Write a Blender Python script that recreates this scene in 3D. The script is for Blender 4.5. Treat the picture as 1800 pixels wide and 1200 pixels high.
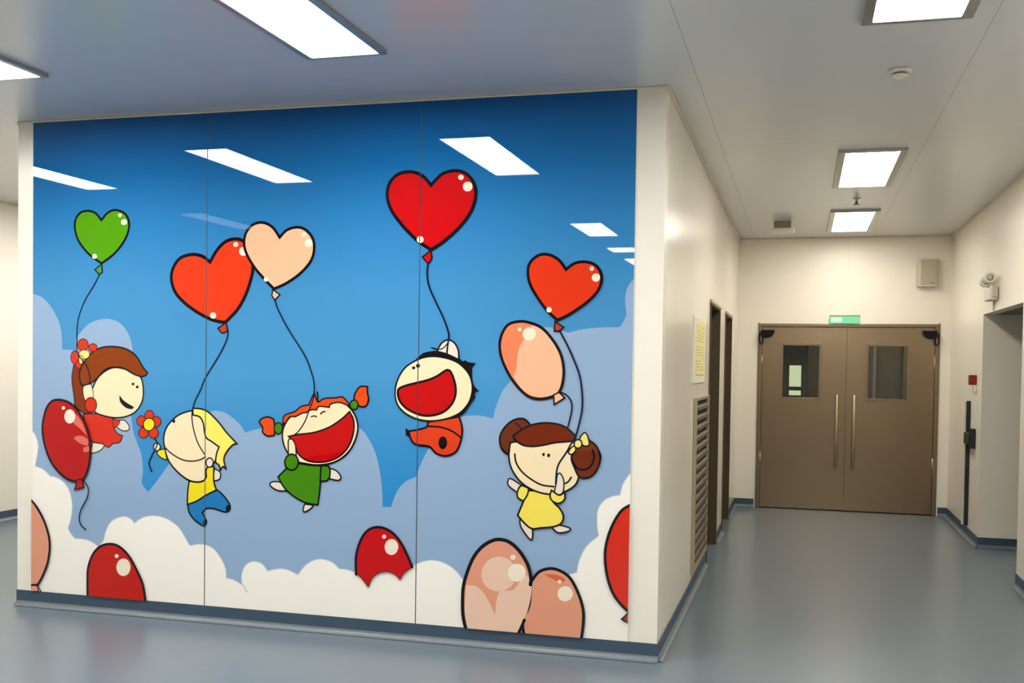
import bpy, bmesh, math, random
from mathutils import Matrix, Vector
from mathutils.geometry import tessellate_polygon
for o in list(bpy.data.objects): bpy.data.objects.remove(o, do_unlink=True)
SC = bpy.context.scene
COL = SC.collection
# ------------------------------------------------------------------ camera
YAW, PITCH, ROLL = 0.2490, -0.0236, 0.0154
cam_data = bpy.data.cameras.new('camera'); cam = bpy.data.objects.new('camera', cam_data); COL.objects.link(cam)
cam_data.sensor_width = 36; cam_data.sensor_fit = 'HORIZONTAL'; cam_data.lens = 36*1716.2/1800
cam_data.shift_x = -(971.4-900)/1800; cam_data.shift_y = (684.4-600)/1800
cam_data.clip_start = .05; cam_data.clip_end = 100
cy_, sy_ = math.cos(YAW), math.sin(YAW); cp, sp = math.cos(PITCH), math.sin(PITCH); cr, sr = math.cos(ROLL), math.sin(ROLL)
right0 = Vector((cy_, sy_, 0)); fwd0 = Vector((-sy_, cy_, 0)); up0 = Vector((0, 0, 1))
fwd = fwd0*cp + up0*sp; up1 = -fwd0*sp + up0*cp
rgt = right0*cr + up1*sr; upv = -right0*sr + up1*cr
M = Matrix((rgt, upv, -fwd)).transposed().to_4x4(); M.translation = (0, 0, 1.62)
cam.matrix_world = M
SC.camera = cam
# ------------------------------------------------------------------ world, exposure
w = bpy.data.worlds.new('world'); SC.world = w; w.use_nodes = True
w.node_tree.nodes['Background'].inputs[0].default_value = (.9, .88, .84, 1)
w.node_tree.nodes['Background'].inputs[1].default_value = 0.02
SC.view_settings.view_transform = 'Standard'; SC.view_settings.look = 'None'
SC.view_settings.gamma = 1; SC.view_settings.use_curve_mapping = False
SC.view_settings.exposure = -0.08
LAMP = 42.0            # luminance of the ceiling panels
LAMP_COL = (1.0, .975, .94)
CORR_COL = (1.0, .94, .84)
CORR = .57             # strength of corridor panels relative to the hall ones
# ------------------------------------------------------------------ dimensions (metres, floor = 0)
HC = 3.156; D = 5.333; E = 11.713; X0 = -4.971; X1 = -.7405; XR = 1.618; XL = -7.66
YB = -6.6; N1 = 8.048; N2 = 9.715; DT = 2.16; BB = .10
def lin(c):
    r = []
    for v in c:
        v /= 255; r.append(v/12.92 if v <= .04045 else ((v+.055)/1.055)**2.4)
    return tuple(r)
MATS = {}
def mat(name, rgb, rough=.5, metal=0, coat=0, spec=.5, emit=0, coat_rough=.03, coat_ior=1.5, noise=0, nscale=8, bump=0, k=1.0):
    m = bpy.data.materials.new(name); m.use_nodes = True; nt = m.node_tree; b = nt.nodes['Principled BSDF']
    c = tuple(v*k for v in lin(rgb)) + (1,)
    b.inputs['Base Color'].default_value = c
    b.inputs['Roughness'].default_value = rough; b.inputs['Metallic'].default_value = metal
    b.inputs['Specular IOR Level'].default_value = spec
    b.inputs['Coat Weight'].default_value = coat; b.inputs['Coat Roughness'].default_value = coat_rough; b.inputs['Coat IOR'].default_value = coat_ior
    if emit:
        b.inputs['Emission Color'].default_value = c; b.inputs['Emission Strength'].default_value = emit
    if noise or bump:
        tc = nt.nodes.new('ShaderNodeTexCoord'); n = nt.nodes.new('ShaderNodeTexNoise'); n.inputs['Scale'].default_value = nscale; n.inputs['Detail'].default_value = 4
        nt.links.new(tc.outputs['Object'], n.inputs['Vector'])
        if noise:
            mx = nt.nodes.new('ShaderNodeMix'); mx.data_type = 'RGBA'
            mx.inputs['A'].default_value = tuple(v*(1-noise) for v in c[:3])+(1,); mx.inputs['B'].default_value = tuple(min(1, v*(1+noise)) for v in c[:3])+(1,)
            nt.links.new(n.outputs['Fac'], mx.inputs['Factor']); nt.links.new(mx.outputs['Result'], b.inputs['Base Color'])
        if bump:
            bp = nt.nodes.new('ShaderNodeBump'); bp.inputs['Strength'].default_value = bump; bp.inputs['Distance'].default_value = .01
            nt.links.new(n.outputs['Fac'], bp.inputs['Height']); nt.links.new(bp.outputs['Normal'], b.inputs['Normal'])
    MATS[name] = m; return m
# painted steel panels with fine joints at fixed places across the building
def panelled(name, rgb, axis, lines, rough, spec=.5, seam=.7, wid=.003, period=None, off=0):
    m = mat(name, rgb, rough, spec=spec); nt = m.node_tree; b = nt.nodes['Principled BSDF']
    g = nt.nodes.new('ShaderNodeNewGeometry'); s = nt.nodes.new('ShaderNodeSeparateXYZ'); nt.links.new(g.outputs['Position'], s.inputs[0])
    acc = None
    def mth(op, a, c, clamp=False):
        n = nt.nodes.new('ShaderNodeMath'); n.operation = op; n.use_clamp = clamp
        for i, v in enumerate((a, c)):
            if v is None: continue
            if isinstance(v, (int, float)): n.inputs[i].default_value = v
            else: nt.links.new(v, n.inputs[i])
        return n.outputs[0]
    for ax, v in lines:
        d = mth('ABSOLUTE', mth('SUBTRACT', s.outputs[ax], v), None)
        l = mth('LESS_THAN', d, wid); acc = l if acc is None else mth('MAXIMUM', acc, l)
    if period:
        ax, per, o_ = period
        d = mth('ABSOLUTE', mth('SUBTRACT', mth('WRAP', mth('SUBTRACT', s.outputs[ax], o_), 0), 0), None) if False else mth('PINGPONG', mth('SUBTRACT', s.outputs[ax], o_), per/2)
        l = mth('LESS_THAN', d, wid); acc = l if acc is None else mth('MAXIMUM', acc, l)
    mx = nt.nodes.new('ShaderNodeMix'); mx.data_type = 'RGBA'; c = lin(rgb)
    mx.inputs['A'].default_value = c+(1,); mx.inputs['B'].default_value = tuple(v*seam for v in c)+(1,)
    nt.links.new(acc, mx.inputs['Factor']); nt.links.new(mx.outputs['Result'], b.inputs['Base Color'])
    return m
# ------------------------------------------------------------------ mesh helpers
def new_bm(): return bmesh.new()
def box(bm, x0, x1, y0, y1, z0, z1, mi=0, bev=0):
    vs = [bm.verts.new((x, y, z)) for x in (x0, x1) for y in (y0, y1) for z in (z0, z1)]
    fs = [bm.faces.new([vs[i] for i in f]) for f in ((0,1,3,2),(4,6,7,5),(0,4,5,1),(2,3,7,6),(0,2,6,4),(1,5,7,3))]
    for f in fs: f.material_index = mi
    if bev:
        es = list({e for f in fs for e in f.edges})
        r = bmesh.ops.bevel(bm, geom=es, offset=bev, segments=2, affect='EDGES', profile=.5)
        for f in r['faces']: f.material_index = mi
    return bm
def tube(bm, path, r, seg=14, mi=0, cap=True):
    pts = [Vector(p) for p in path]; rings = []
    for i, p in enumerate(pts):
        t = (pts[min(i+1, len(pts)-1)]-pts[max(i-1, 0)]).normalized()
        a = t.orthogonal().normalized()
        if rings: a = (pa - t*pa.dot(t)).normalized()
        pa = a; b = t.cross(a); rr = r[i] if isinstance(r, (list, tuple)) else r
        rings.append([bm.verts.new(p+(a*math.cos(k*2*math.pi/seg)+b*math.sin(k*2*math.pi/seg))*rr) for k in range(seg)])
    for A_, B_ in zip(rings, rings[1:]):
        for k in range(seg):
            f = bm.faces.new((A_[k], A_[(k+1)%seg], B_[(k+1)%seg], B_[k])); f.material_index = mi; f.smooth = True
    if cap:
        for R_ in (rings[0], rings[-1]):
            f = bm.faces.new(R_); f.material_index = mi
def lathe(bm, c, prof, seg=32, axis='z', mi=0):
    rings = []
    for r, h in prof:
        ring = []
        for k in range(seg):
            a = k*2*math.pi/seg
            p = {'z': (r*math.cos(a), r*math.sin(a), h), 'y': (r*math.cos(a), h, r*math.sin(a)), 'x': (h, r*math.cos(a), r*math.sin(a))}[axis]
            ring.append(bm.verts.new(Vector(c)+Vector(p)))
        rings.append(ring)
    for A_, B_ in zip(rings, rings[1:]):
        for k in range(seg):
            f = bm.faces.new((A_[k], A_[(k+1)%seg], B_[(k+1)%seg], B_[k])); f.smooth = True; f.material_index = mi
    for R_ in (rings[0], rings[-1]): bm.faces.new(R_).material_index = mi
def prism(bm, poly, lo, hi, plane='xz', mi=0):
    def P(a, b, t): return {'xz': (a, t, b), 'xy': (a, b, t), 'yz': (t, a, b)}[plane]
    A_ = [bm.verts.new(P(a, b, lo)) for a, b in poly]; B_ = [bm.verts.new(P(a, b, hi)) for a, b in poly]
    n = len(poly)
    for k in range(n): bm.faces.new((A_[k], A_[(k+1)%n], B_[(k+1)%n], B_[k])).material_index = mi
    bm.faces.new(A_).material_index = mi; bm.faces.new(B_[::-1]).material_index = mi
def obj(name, bm, ms, parent=None, label=None, recalc=True):
    if recalc: bmesh.ops.recalc_face_normals(bm, faces=bm.faces[:])
    me = bpy.data.meshes.new(name); bm.to_mesh(me); bm.free()
    for m_ in (ms if isinstance(ms, (list, tuple)) else [ms]): me.materials.append(MATS[m_])
    o = bpy.data.objects.new(name, me); COL.objects.link(o)
    if parent: o.parent = parent; o.matrix_parent_inverse = Matrix.Translation(-wloc(parent))
    if label: o['label'] = label
    return o
def wloc(p):
    v = Vector(p.location)
    if p.parent: return Vector((0, 0, 0)) if p.type == 'MESH' else v
    return v
def struct(name, bm, ms):
    o = obj(name, bm, ms); o['kind'] = 'structure'; return o
def thing(name, loc, label, cat, group=None, kind=None):
    o = bpy.data.objects.new(name, None); COL.objects.link(o); o.location = loc; o.empty_display_size = .1
    if label: o['label'] = label
    if cat: o['category'] = cat
    if group: o['group'] = group
    if kind: o['kind'] = kind
    return o
def slab_with_holes(bm, plane, u0, u1, v0, v1, t0, t1, holes):
    """solid slab in (u, v) with rectangular openings; plane 'yz' = wall along the corridor, 'xz' = wall across it"""
    us = sorted({u0, u1, *[h[0] for h in holes], *[h[1] for h in holes]}); vs = sorted({v0, v1, *[h[2] for h in holes], *[h[3] for h in holes]})
    inh = lambda a, b: any(h[0] < a < h[1] and h[2] < b < h[3] for h in holes)
    for i in range(len(us)-1):
        for j in range(len(vs)-1):
            if inh((us[i]+us[i+1])/2, (vs[j]+vs[j+1])/2): continue
            def isin(ii, jj): return 0 <= ii < len(us)-1 and 0 <= jj < len(vs)-1 and not inh((us[ii]+us[ii+1])/2, (vs[jj]+vs[jj+1])/2)
            P = (lambda u, v, t: (t, u, v)) if plane == 'yz' else ((lambda u, v, t: (u, t, v)) if plane == 'xz' else (lambda u, v, t: (u, v, t)))
            a, b, c, d = us[i], us[i+1], vs[j], vs[j+1]
            def q(*p): bm.faces.new([bm.verts.new(P(*x)) for x in p])
            q((a,c,t0),(b,c,t0),(b,d,t0),(a,d,t0)); q((a,c,t1),(a,d,t1),(b,d,t1),(b,c,t1))
            if not isin(i-1, j): q((a,c,t0),(a,d,t0),(a,d,t1),(a,c,t1))
            if not isin(i+1, j): q((b,c,t0),(b,c,t1),(b,d,t1),(b,d,t0))
            if not isin(i, j-1): q((a,c,t0),(a,c,t1),(b,c,t1),(b,c,t0))
            if not isin(i, j+1): q((a,d,t0),(b,d,t0),(b,d,t1),(a,d,t1))
    bmesh.ops.remove_doubles(bm, verts=bm.verts[:], dist=1e-5)
    return bm
# ------------------------------------------------------------------ materials
WALL = (241, 234, 219)
mat('wall_paint', WALL, .30, spec=.5)
panelled('wall_side_paint', WALL, 0, [(1, 5.95)], .22, spec=.55, seam=.82, wid=.002)
panelled('wall_end_paint', WALL, 0, [(0, .5)], .4, seam=.9, wid=.002)
panelled('ceiling_paint', (216, 217, 219), 0, [(0, -.565), (0, .775), (0, -4.87), (0, -6.9)], .27, spec=.7, seam=.72, wid=.003, period=(1, 4.4, 2.44))
mat('floor_vinyl', (105, 118, 127), .28, spec=.65, noise=.05, nscale=14)
mat('baseboard_vinyl', (62, 80, 98), .45)
mat('cove_vinyl', (112, 121, 126), .35)
mat('cove_trim', (225, 214, 190), .4)
mat('steel_brown', (146, 126, 100), .27, metal=.9, noise=.04, nscale=3)
mat('steel_frame', (132, 114, 92), .33, metal=.6)
mat('steel_light', (188, 172, 142), .28, metal=.8)
mat('door_dark', (84, 68, 46), .45, metal=.2)
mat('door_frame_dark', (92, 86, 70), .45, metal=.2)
mat('black_plastic', (18, 18, 22), .4)
mat('closer_black', (8, 8, 14), .5, spec=.2)
mat('lamp_frame', (176, 178, 172), .32, metal=.75)
mat('panel_gap', (58, 62, 58), .6)
mat('panel_backing', (235, 232, 224), .4)
mat('white_plastic', (228, 224, 214), .4)
mat('grey_plastic', (120, 116, 108), .5)
mat('speaker_beige', (196, 188, 166), .45)
mat('speaker_mesh', (176, 168, 150), .6, noise=.1, nscale=220)
mat('call_red', (132, 12, 14), .4)
mat('green_dark', (10, 44, 30), .4)
mat('notice_paper', (244, 232, 160), .5)
mat('notice_ink', (186, 174, 112), .6)
mat('notice_white', (244, 240, 226), .4)
mat('louver_metal', (88, 79, 62), .45, metal=.2)
mat('vent_body', (150, 140, 118), .5)
mat('louver_shade', (40, 34, 26), .7)
mat('louver_frame', (176, 162, 134), .4, metal=.3)
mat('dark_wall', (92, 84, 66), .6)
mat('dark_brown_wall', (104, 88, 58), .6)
mat('pale_green', (196, 206, 168), .5)
mat('far_glass', (168, 182, 140), .2)
mat('dark_bar', (60, 60, 40), .5)
def emitter(name, rgb, s):
    m = bpy.data.materials.new(name); m.use_nodes = True; nt = m.node_tree; nt.nodes.clear()
    e = nt.nodes.new('ShaderNodeEmission'); e.inputs[0].default_value = rgb+(1,); e.inputs[1].default_value = s
    o = nt.nodes.new('ShaderNodeOutputMaterial'); nt.links.new(e.outputs[0], o.inputs[0]); MATS[name] = m
emitter('lamp_glow', LAMP_COL, LAMP); emitter('lamp_glow_corridor', CORR_COL, LAMP*CORR); emitter('lamp_dim', LAMP_COL, 3.0); emitter('exit_glow', (.28, .86, .46), 1.0); emitter('exit_pale', (.72, .98, .72), 1.1); emitter('far_door_glow', (.62, .70, .42), 1.0); emitter('lobby_fill', (1, .90, .68), 20)  # the last two are an emitting door glazing and an added lobby fill
g = bpy.data.materials.new('window_glass'); g.use_nodes = True; nt = g.node_tree; b = nt.nodes['Principled BSDF']
b.inputs['Transmission Weight'].default_value = 1; b.inputs['Roughness'].default_value = 0; b.inputs['IOR'].default_value = 1.45; b.inputs['Base Color'].default_value = (.9, .93, .88, 1)
MATS['window_glass'] = g
# inks of the back-printed mural glass
def ink(name, rgb, k=.93): return mat('ink_'+name, rgb, .5, spec=.0, coat=1, coat_rough=.012, coat_ior=1.46, k=k)
INKS = dict(ink=(16,12,18), navy=(16,20,52), maroon=(110,26,20), cloud_blue=(150,177,208), cloud_white=(255,250,238), cloud_edge=(196,208,216), green=(84,158,10), green_knot=(74,142,84),
 green_dress=(68,138,10), orange=(246,60,24), orange2=(230,56,22), orange_knot=(196,62,34), orange_hair=(236,78,24), orange_suit=(226,66,28), peach=(252,190,150), peach_deep=(252,134,92), peach_bottom=(232,158,126),
 peach_light=(243,203,176), peach_patch=(222,104,66), red=(204,6,12), red_dark=(188,4,10), red_bottom=(200,26,8), red_scarlet=(222,44,20), maroon_knot=(150,60,48), streak=(226,112,96), petal=(214,58,28), dress_red=(220,44,22),
 brown=(134,50,4), brown_light=(142,60,4), brown2=(112,46,22), brown_dark=(118,34,2), skin=(253,232,188), skin_pale=(240,226,206), shine=(250,236,212), yellow=(250,226,36), yellow_hair=(255,238,108), yellow_dress=(255,232,92),
 yellow_pale=(250,228,130), jeans=(30,124,186))
for n_, c_ in INKS.items(): ink(n_, c_)
# printed sky: dark blue ink at the top of the artwork fading to a lighter blue (part of the print)
m = ink('sky', (60, 140, 200)); nt = m.node_tree; b = nt.nodes['Principled BSDF']
gq = nt.nodes.new('ShaderNodeNewGeometry'); s_ = nt.nodes.new('ShaderNodeSeparateXYZ'); mr = nt.nodes.new('ShaderNodeMapRange'); rp = nt.nodes.new('ShaderNodeValToRGB')
mr.inputs['From Min'].default_value = .9; mr.inputs['From Max'].default_value = 3.143
nt.links.new(gq.outputs['Position'], s_.inputs[0]); nt.links.new(s_.outputs['Z'], mr.inputs['Value']); nt.links.new(mr.outputs['Result'], rp.inputs['Fac']); nt.links.new(rp.outputs['Color'], b.inputs['Base Color'])
SKY = [(0, (48,138,198)), (.3, (72,146,196)), (.52, (64,138,190)), (.70, (42,122,180)), (.84, (12,102,164)), (.95, (4,90,158)), (1, (4,80,146))]
el = rp.color_ramp.elements
while len(el) > 1: el.remove(el[-1])
el[0].position = 0; el[0].color = lin(SKY[0][1])+(1,)
for p_, c_ in SKY[1:]:
    e_ = el.new(p_); e_.color = lin(c_)+(1,)
# artwork of the mural: (piece, sub-piece, kind f=fill c=closed line s=line, ink, line width mm, points in mm from the lower left corner, 1 = sharp corner)
ART = [
('panel','','f','sky',0,[(-34,3264,1),(3981,3081,1),(3984,-63,1),(-56,-444,1)]),
('panel','','f','cloud_blue',0,[(-42,1953,1),(2,1938),(68,1917),(133,1862),(189,1781),(219,1697),(227,1580,1),(331,1575,1),(331,1644),(357,1681,1),(434,1748),(553,1778),(654,1754),(724,1679),(753,1572),(748,1435),(743,1255),(747,1147),(771,1040),(821,923),(833,809),(824,744),(873,689,1),(935,760),(1034,887,1),(1256,989,1),(1305,1202,1),(1344,1214),(1416,1202),(1478,1166),(1529,1122),(1553,1085,1),(1607,1101),(1661,1113),(1804,1133),(2031,1193),(2254,1160),(2328,1129),(2386,1057),(2430,961),(2462,804),(2469,674,1),(2524,677,1),(2534,708),(2563,776),(2610,829),(2678,862,1),(2706,934),(2749,1019),(2813,1104),(2900,1197,1),(2963,1222),(3039,1231),(3111,1224),(3146,1216,1),(3156,1265),(3180,1331),(3210,1390),(3255,1440,1),(3329,1659),(3413,1738,1),(3463,1739),(3529,1727),(3578,1708,1),(3660,1728),(3764,1739),(3871,1741,1),(3890,1770),(3909,1811,1),(3899,1883),(3906,1946),(3934,1994),(3982,2025,1),(3984,-63,1),(-56,-444,1)]),
('panel','','f','cloud_white',0,[(-47,1063,1),(-3,1046),(28,1011),(45,937),(22,818,1),(84,799),(140,757,1),(179,752),(244,722),(287,665),(308,582),(299,490),(277,426,1),(299,391),(329,363,1),(406,361),(461,346),(508,320,1),(546,363,1),(563,426),(606,490),(690,524),(744,513),(773,486,1),(835,525),(918,541),(1012,525),(1093,477),(1141,416),(1173,368,1),(1262,381),(1341,358),(1401,292),(1428,234),(1432,182,1),(1483,175),(1542,148,1),(1538,207),(1562,265),(1612,296),(1675,287),(1717,245,1),(1794,264),(1859,259),(1920,235,1),(1969,294),(2022,329),(2078,340),(2145,327),(2194,290,1),(2260,285),(2326,259),(2388,196,1),(2410,252),(2454,285),(2505,296),(2552,282),(2588,252,1),(2616,297),(2674,345,1),(2748,374),(2815,378),(2879,360),(2935,324),(2980,275,1),(3244,194,1),(3595,318,1),(3609,351,1),(3651,367,1),(3661,426),(3700,511),(3772,580,1),(3762,640),(3765,723),(3801,779),(3849,804),(3888,812,1),(3904,873),(3942,932),(3983,972,1),(3984,-63,1),(-56,-444,1)]),
('panel','','s','cloud_edge',5.5,[(-47,1063,1),(-3,1046),(28,1011),(45,937),(22,818,1),(84,799),(140,757,1),(179,752),(244,722),(287,665),(308,582),(299,490),(277,426,1),(299,391),(329,363,1),(406,361),(461,346),(508,320,1),(546,363,1),(563,426),(606,490),(690,524),(744,513),(773,486,1),(835,525),(918,541),(1012,525),(1093,477),(1141,416),(1173,368,1),(1262,381),(1341,358),(1401,292),(1428,234),(1432,182,1),(1483,175),(1542,148,1),(1538,207),(1562,265),(1612,296),(1675,287),(1717,245,1),(1794,264),(1859,259),(1920,235,1),(1969,294),(2022,329),(2078,340),(2145,327),(2194,290,1),(2260,285),(2326,259),(2388,196,1),(2410,252),(2454,285),(2505,296),(2552,282),(2588,252,1),(2616,297),(2674,345,1),(2748,374),(2815,378),(2879,360),(2935,324),(2980,275,1),(3244,194,1),(3595,318,1),(3609,351,1),(3651,367,1),(3661,426),(3700,511),(3772,580,1),(3762,640),(3765,723),(3801,779),(3849,804),(3888,812,1),(3904,873),(3942,932),(3983,972,1)]),
('panel','','s','cloud_edge',6.9,[(1542,155),(1577,105)]),
('girl_brown','hair','f','brown',0,[(315,1479,1),(302,1388),(319,1278),(330,1215),(389,1175),(437,1173,1),(421,1245),(389,1326),(384,1408),(385,1481)]),
('girl_brown','hair','c','ink',6.9,[(315,1479,1),(302,1388),(319,1278),(330,1215),(389,1175),(437,1173,1),(421,1245),(389,1326),(384,1408),(385,1481)]),
('girl_brown','dress','f','dress_red',0,[(389,1166,1),(474,1174),(558,1159),(624,1143,1),(616,1093,1),(642,1053),(684,1037,1),(663,995),(610,984),(579,960),(515,985),(452,996),(409,1080)]),
('girl_brown','dress','c','ink',6.9,[(389,1166,1),(474,1174),(558,1159),(624,1143,1),(616,1093,1),(642,1053),(684,1037,1),(663,995),(610,984),(579,960),(515,985),(452,996),(409,1080)]),
('girl_brown','','f','skin_pale',0,[(658,1135,1),(695,1136),(728,1106),(728,1076),(686,1068),(637,1091,1)]),
('girl_brown','','c','ink',6.9,[(658,1135,1),(695,1136),(728,1106),(728,1076),(686,1068),(637,1091,1)]),
('girl_brown','foot','f','skin_pale',0,[(462,987,1),(545,977),(526,944),(478,922),(446,925)]),
('girl_brown','foot','c','ink',6.9,[(462,987,1),(545,977),(526,944),(478,922),(446,925)]),
('girl_brown','dress','f','dress_red',0,[(607,1142,1),(619,1088),(653,1106),(663,1133,1)]),
('girl_brown','dress','c','ink',5.2,[(607,1142,1),(619,1088),(653,1106),(663,1133,1)]),
('girl_brown','','f','skin',0,[(464,1346),(517,1420),(613,1468),(727,1453),(810,1414),(833,1338),(825,1258),(778,1193),(705,1159),(622,1150),(537,1162),(474,1187),(442,1264)]),
('girl_brown','','c','ink',10.4,[(464,1346),(517,1420),(613,1468),(727,1453),(810,1414),(833,1338),(825,1258),(778,1193),(705,1159),(622,1150),(537,1162),(474,1187),(442,1264)]),
('girl_brown','arm','f','skin',0,[(389,1342),(448,1355),(462,1264),(402,1258)]),
('girl_brown','arm','c','ink',5.2,[(389,1342),(448,1355),(462,1264),(402,1258)]),
('girl_brown','hair','f','brown_light',0,[(390,1495,1),(444,1555),(518,1593),(613,1602),(707,1587),(780,1544),(831,1473),(864,1440,1),(852,1424,1),(826,1414,1),(769,1427),(686,1465),(613,1470),(549,1453),(496,1402),(454,1371),(411,1356),(373,1358),(360,1435)]),
('girl_brown','hair','c','ink',10.4,[(390,1495,1),(444,1555),(518,1593),(613,1602),(707,1587),(780,1544),(831,1473),(864,1440,1),(852,1424,1),(826,1414,1),(769,1427),(686,1465),(613,1470),(549,1453),(496,1402),(454,1371),(411,1356),(373,1358),(360,1435)]),
('girl_brown','hair','s','brown',2.8,[(476,1528),(560,1557),(665,1568)]),
('girl_brown','','f','dress_red',0,[(490,1229),(477,1195),(445,1180),(414,1193),(401,1226),(414,1260),(446,1275),(477,1262)]),
('girl_brown','','c','ink',6.9,[(490,1229),(477,1195),(445,1180),(414,1193),(401,1226),(414,1260),(446,1275),(477,1262)]),
('girl_brown','','f','ink',0,[(769,1367),(766,1361),(758,1358),(751,1360),(748,1367),(751,1373),(758,1376),(766,1373)]),
('girl_brown','','f','ink',0,[(800,1349),(797,1343),(789,1340),(782,1342),(779,1349),(782,1355),(789,1358),(797,1355)]),
('girl_brown','','f','ink',0,[(659,1295,1),(695,1258),(766,1222,1),(752,1208),(706,1216),(664,1253)]),
('girl_brown','flower','f','petal',0,[(426,1611),(414,1584),(385,1572),(357,1583),(345,1610),(357,1637),(386,1649),(414,1638)]),
('girl_brown','flower','c','maroon',6.2,[(426,1611),(414,1584),(385,1572),(357,1583),(345,1610),(357,1637),(386,1649),(414,1638)]),
('girl_brown','flower','f','petal',0,[(492,1594),(482,1576),(460,1568),(437,1575),(428,1593),(438,1611),(460,1619),(483,1612)]),
('girl_brown','flower','c','maroon',6.2,[(492,1594),(482,1576),(460,1568),(437,1575),(428,1593),(438,1611),(460,1619),(483,1612)]),
('girl_brown','flower','f','petal',0,[(354,1530),(345,1501),(324,1488),(303,1500),(294,1529),(303,1559),(324,1572),(345,1560)]),
('girl_brown','flower','c','maroon',6.2,[(354,1530),(345,1501),(324,1488),(303,1500),(294,1529),(303,1559),(324,1572),(345,1560)]),
('girl_brown','flower','f','petal',0,[(374,1483),(368,1466),(353,1459),(337,1466),(331,1482),(338,1498),(353,1505),(368,1499)]),
('girl_brown','flower','c','maroon',6.2,[(374,1483),(368,1466),(353,1459),(337,1466),(331,1482),(338,1498),(353,1505),(368,1499)]),
('girl_brown','flower','f','yellow_pale',0,[(436,1550),(424,1529),(396,1520),(367,1528),(355,1549),(367,1570),(396,1579),(425,1571)]),
('girl_brown','flower','c','maroon',5.2,[(436,1550),(424,1529),(396,1520),(367,1528),(355,1549),(367,1570),(396,1579),(425,1571)]),
('girl_brown','flower','f','yellow_pale',0,[(387,1516),(382,1495),(371,1486),(360,1494),(355,1515),(360,1536),(371,1544),(383,1536)]),
('girl_brown','flower','c','maroon',5.2,[(387,1516),(382,1495),(371,1486),(360,1494),(355,1515),(360,1536),(371,1544),(383,1536)]),
('heart_green','','f','green',0,[(520,2403,1),(475,2449),(416,2465),(358,2451),(325,2406),(323,2347),(351,2273),(426,2191),(523,2129,1),(616,2190),(690,2271),(723,2351),(714,2414),(675,2451),(617,2465),(565,2448)]),
('heart_green','','c','ink',14.5,[(520,2403,1),(475,2449),(416,2465),(358,2451),(325,2406),(323,2347),(351,2273),(426,2191),(523,2129,1),(616,2190),(690,2271),(723,2351),(714,2414),(675,2451),(617,2465),(565,2448)]),
('heart_green','','f','green_knot',0,[(523,2125,1),(473,2091,1),(505,2059,1),(529,2073,1)]),
('heart_green','','c','ink',8.6,[(523,2125,1),(473,2091,1),(505,2059,1),(529,2073,1)]),
('heart_green','','f','shine',0,[(670,2431),(666,2423),(657,2419),(647,2423),(643,2431),(647,2439),(657,2443),(667,2439)]),
('heart_green','','f','shine',0,[(709,2387),(702,2374),(687,2369),(671,2374),(665,2388),(672,2401),(687,2406),(702,2401)]),
('heart_green','','f','shine',0,[(488,2174),(483,2164),(470,2159),(457,2164),(452,2175),(458,2185),(470,2190),(483,2185)]),
('heart_green','string','s','navy',8.3,[(508,2059),(467,1991),(403,1900),(360,1809),(343,1736),(340,1644),(341,1571),(369,1526),(417,1473),(439,1409),(436,1364)]),
('heart_orange','','f','orange',0,[(1305,2129,1),(1250,2165),(1175,2177),(1089,2152),(1039,2081),(1036,2002),(1078,1922),(1179,1843),(1309,1778),(1412,1757,1),(1496,1837),(1555,1933),(1594,2046),(1599,2116),(1575,2185),(1537,2250),(1478,2268),(1409,2251),(1350,2199)]),
('heart_orange','','c','ink',20.7,[(1305,2129,1),(1250,2165),(1175,2177),(1089,2152),(1039,2081),(1036,2002),(1078,1922),(1179,1843),(1309,1778),(1412,1757,1),(1496,1837),(1555,1933),(1594,2046),(1599,2116),(1575,2185),(1537,2250),(1478,2268),(1409,2251),(1350,2199)]),
('heart_orange','','f','orange_knot',0,[(1419,1756,1),(1363,1722,1),(1393,1692),(1429,1705,1)]),
('heart_orange','','c','ink',8.6,[(1419,1756,1),(1363,1722,1),(1393,1692),(1429,1705,1)]),
('heart_orange','','f','shine',0,[(1498,2233),(1493,2223),(1481,2219),(1469,2223),(1464,2234),(1469,2244),(1481,2248),(1493,2244)]),
('heart_orange','','f','shine',0,[(1567,2191),(1557,2172),(1535,2164),(1513,2172),(1504,2192),(1513,2211),(1536,2219),(1558,2211)]),
('heart_orange','','f','shine',0,[(1350,1801),(1344,1787),(1328,1781),(1313,1787),(1307,1800),(1313,1814),(1329,1820),(1344,1814)]),
('heart_peach','','f','peach',0,[(1780,2272,1),(1730,2335),(1663,2364),(1595,2350),(1549,2298),(1540,2229),(1561,2168),(1614,2090),(1681,2020),(1744,1962,1),(1825,1995),(1920,2055),(1991,2132),(2010,2208),(1996,2268),(1949,2316),(1893,2331),(1826,2314)]),
('heart_peach','','c','ink',17.2,[(1780,2272,1),(1730,2335),(1663,2364),(1595,2350),(1549,2298),(1540,2229),(1561,2168),(1614,2090),(1681,2020),(1744,1962,1),(1825,1995),(1920,2055),(1991,2132),(2010,2208),(1996,2268),(1949,2316),(1893,2331),(1826,2314)]),
('heart_peach','','f','peach',0,[(1737,1958,1),(1731,1921,1),(1750,1895,1),(1785,1926,1)]),
('heart_peach','','c','ink',8.6,[(1737,1958,1),(1731,1921,1),(1750,1895,1),(1785,1926,1)]),
('heart_peach','','f','shine',0,[(1956,2286),(1952,2277),(1942,2273),(1932,2277),(1927,2286),(1932,2295),(1942,2299),(1952,2295)]),
('heart_peach','','f','shine',0,[(1999,2234),(1991,2217),(1973,2210),(1954,2217),(1946,2234),(1954,2251),(1973,2258),(1991,2251)]),
('heart_peach','','f','shine',0,[(1707,2020),(1703,2010),(1691,2006),(1679,2010),(1675,2020),(1680,2031),(1691,2035),(1703,2031)]),
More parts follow.
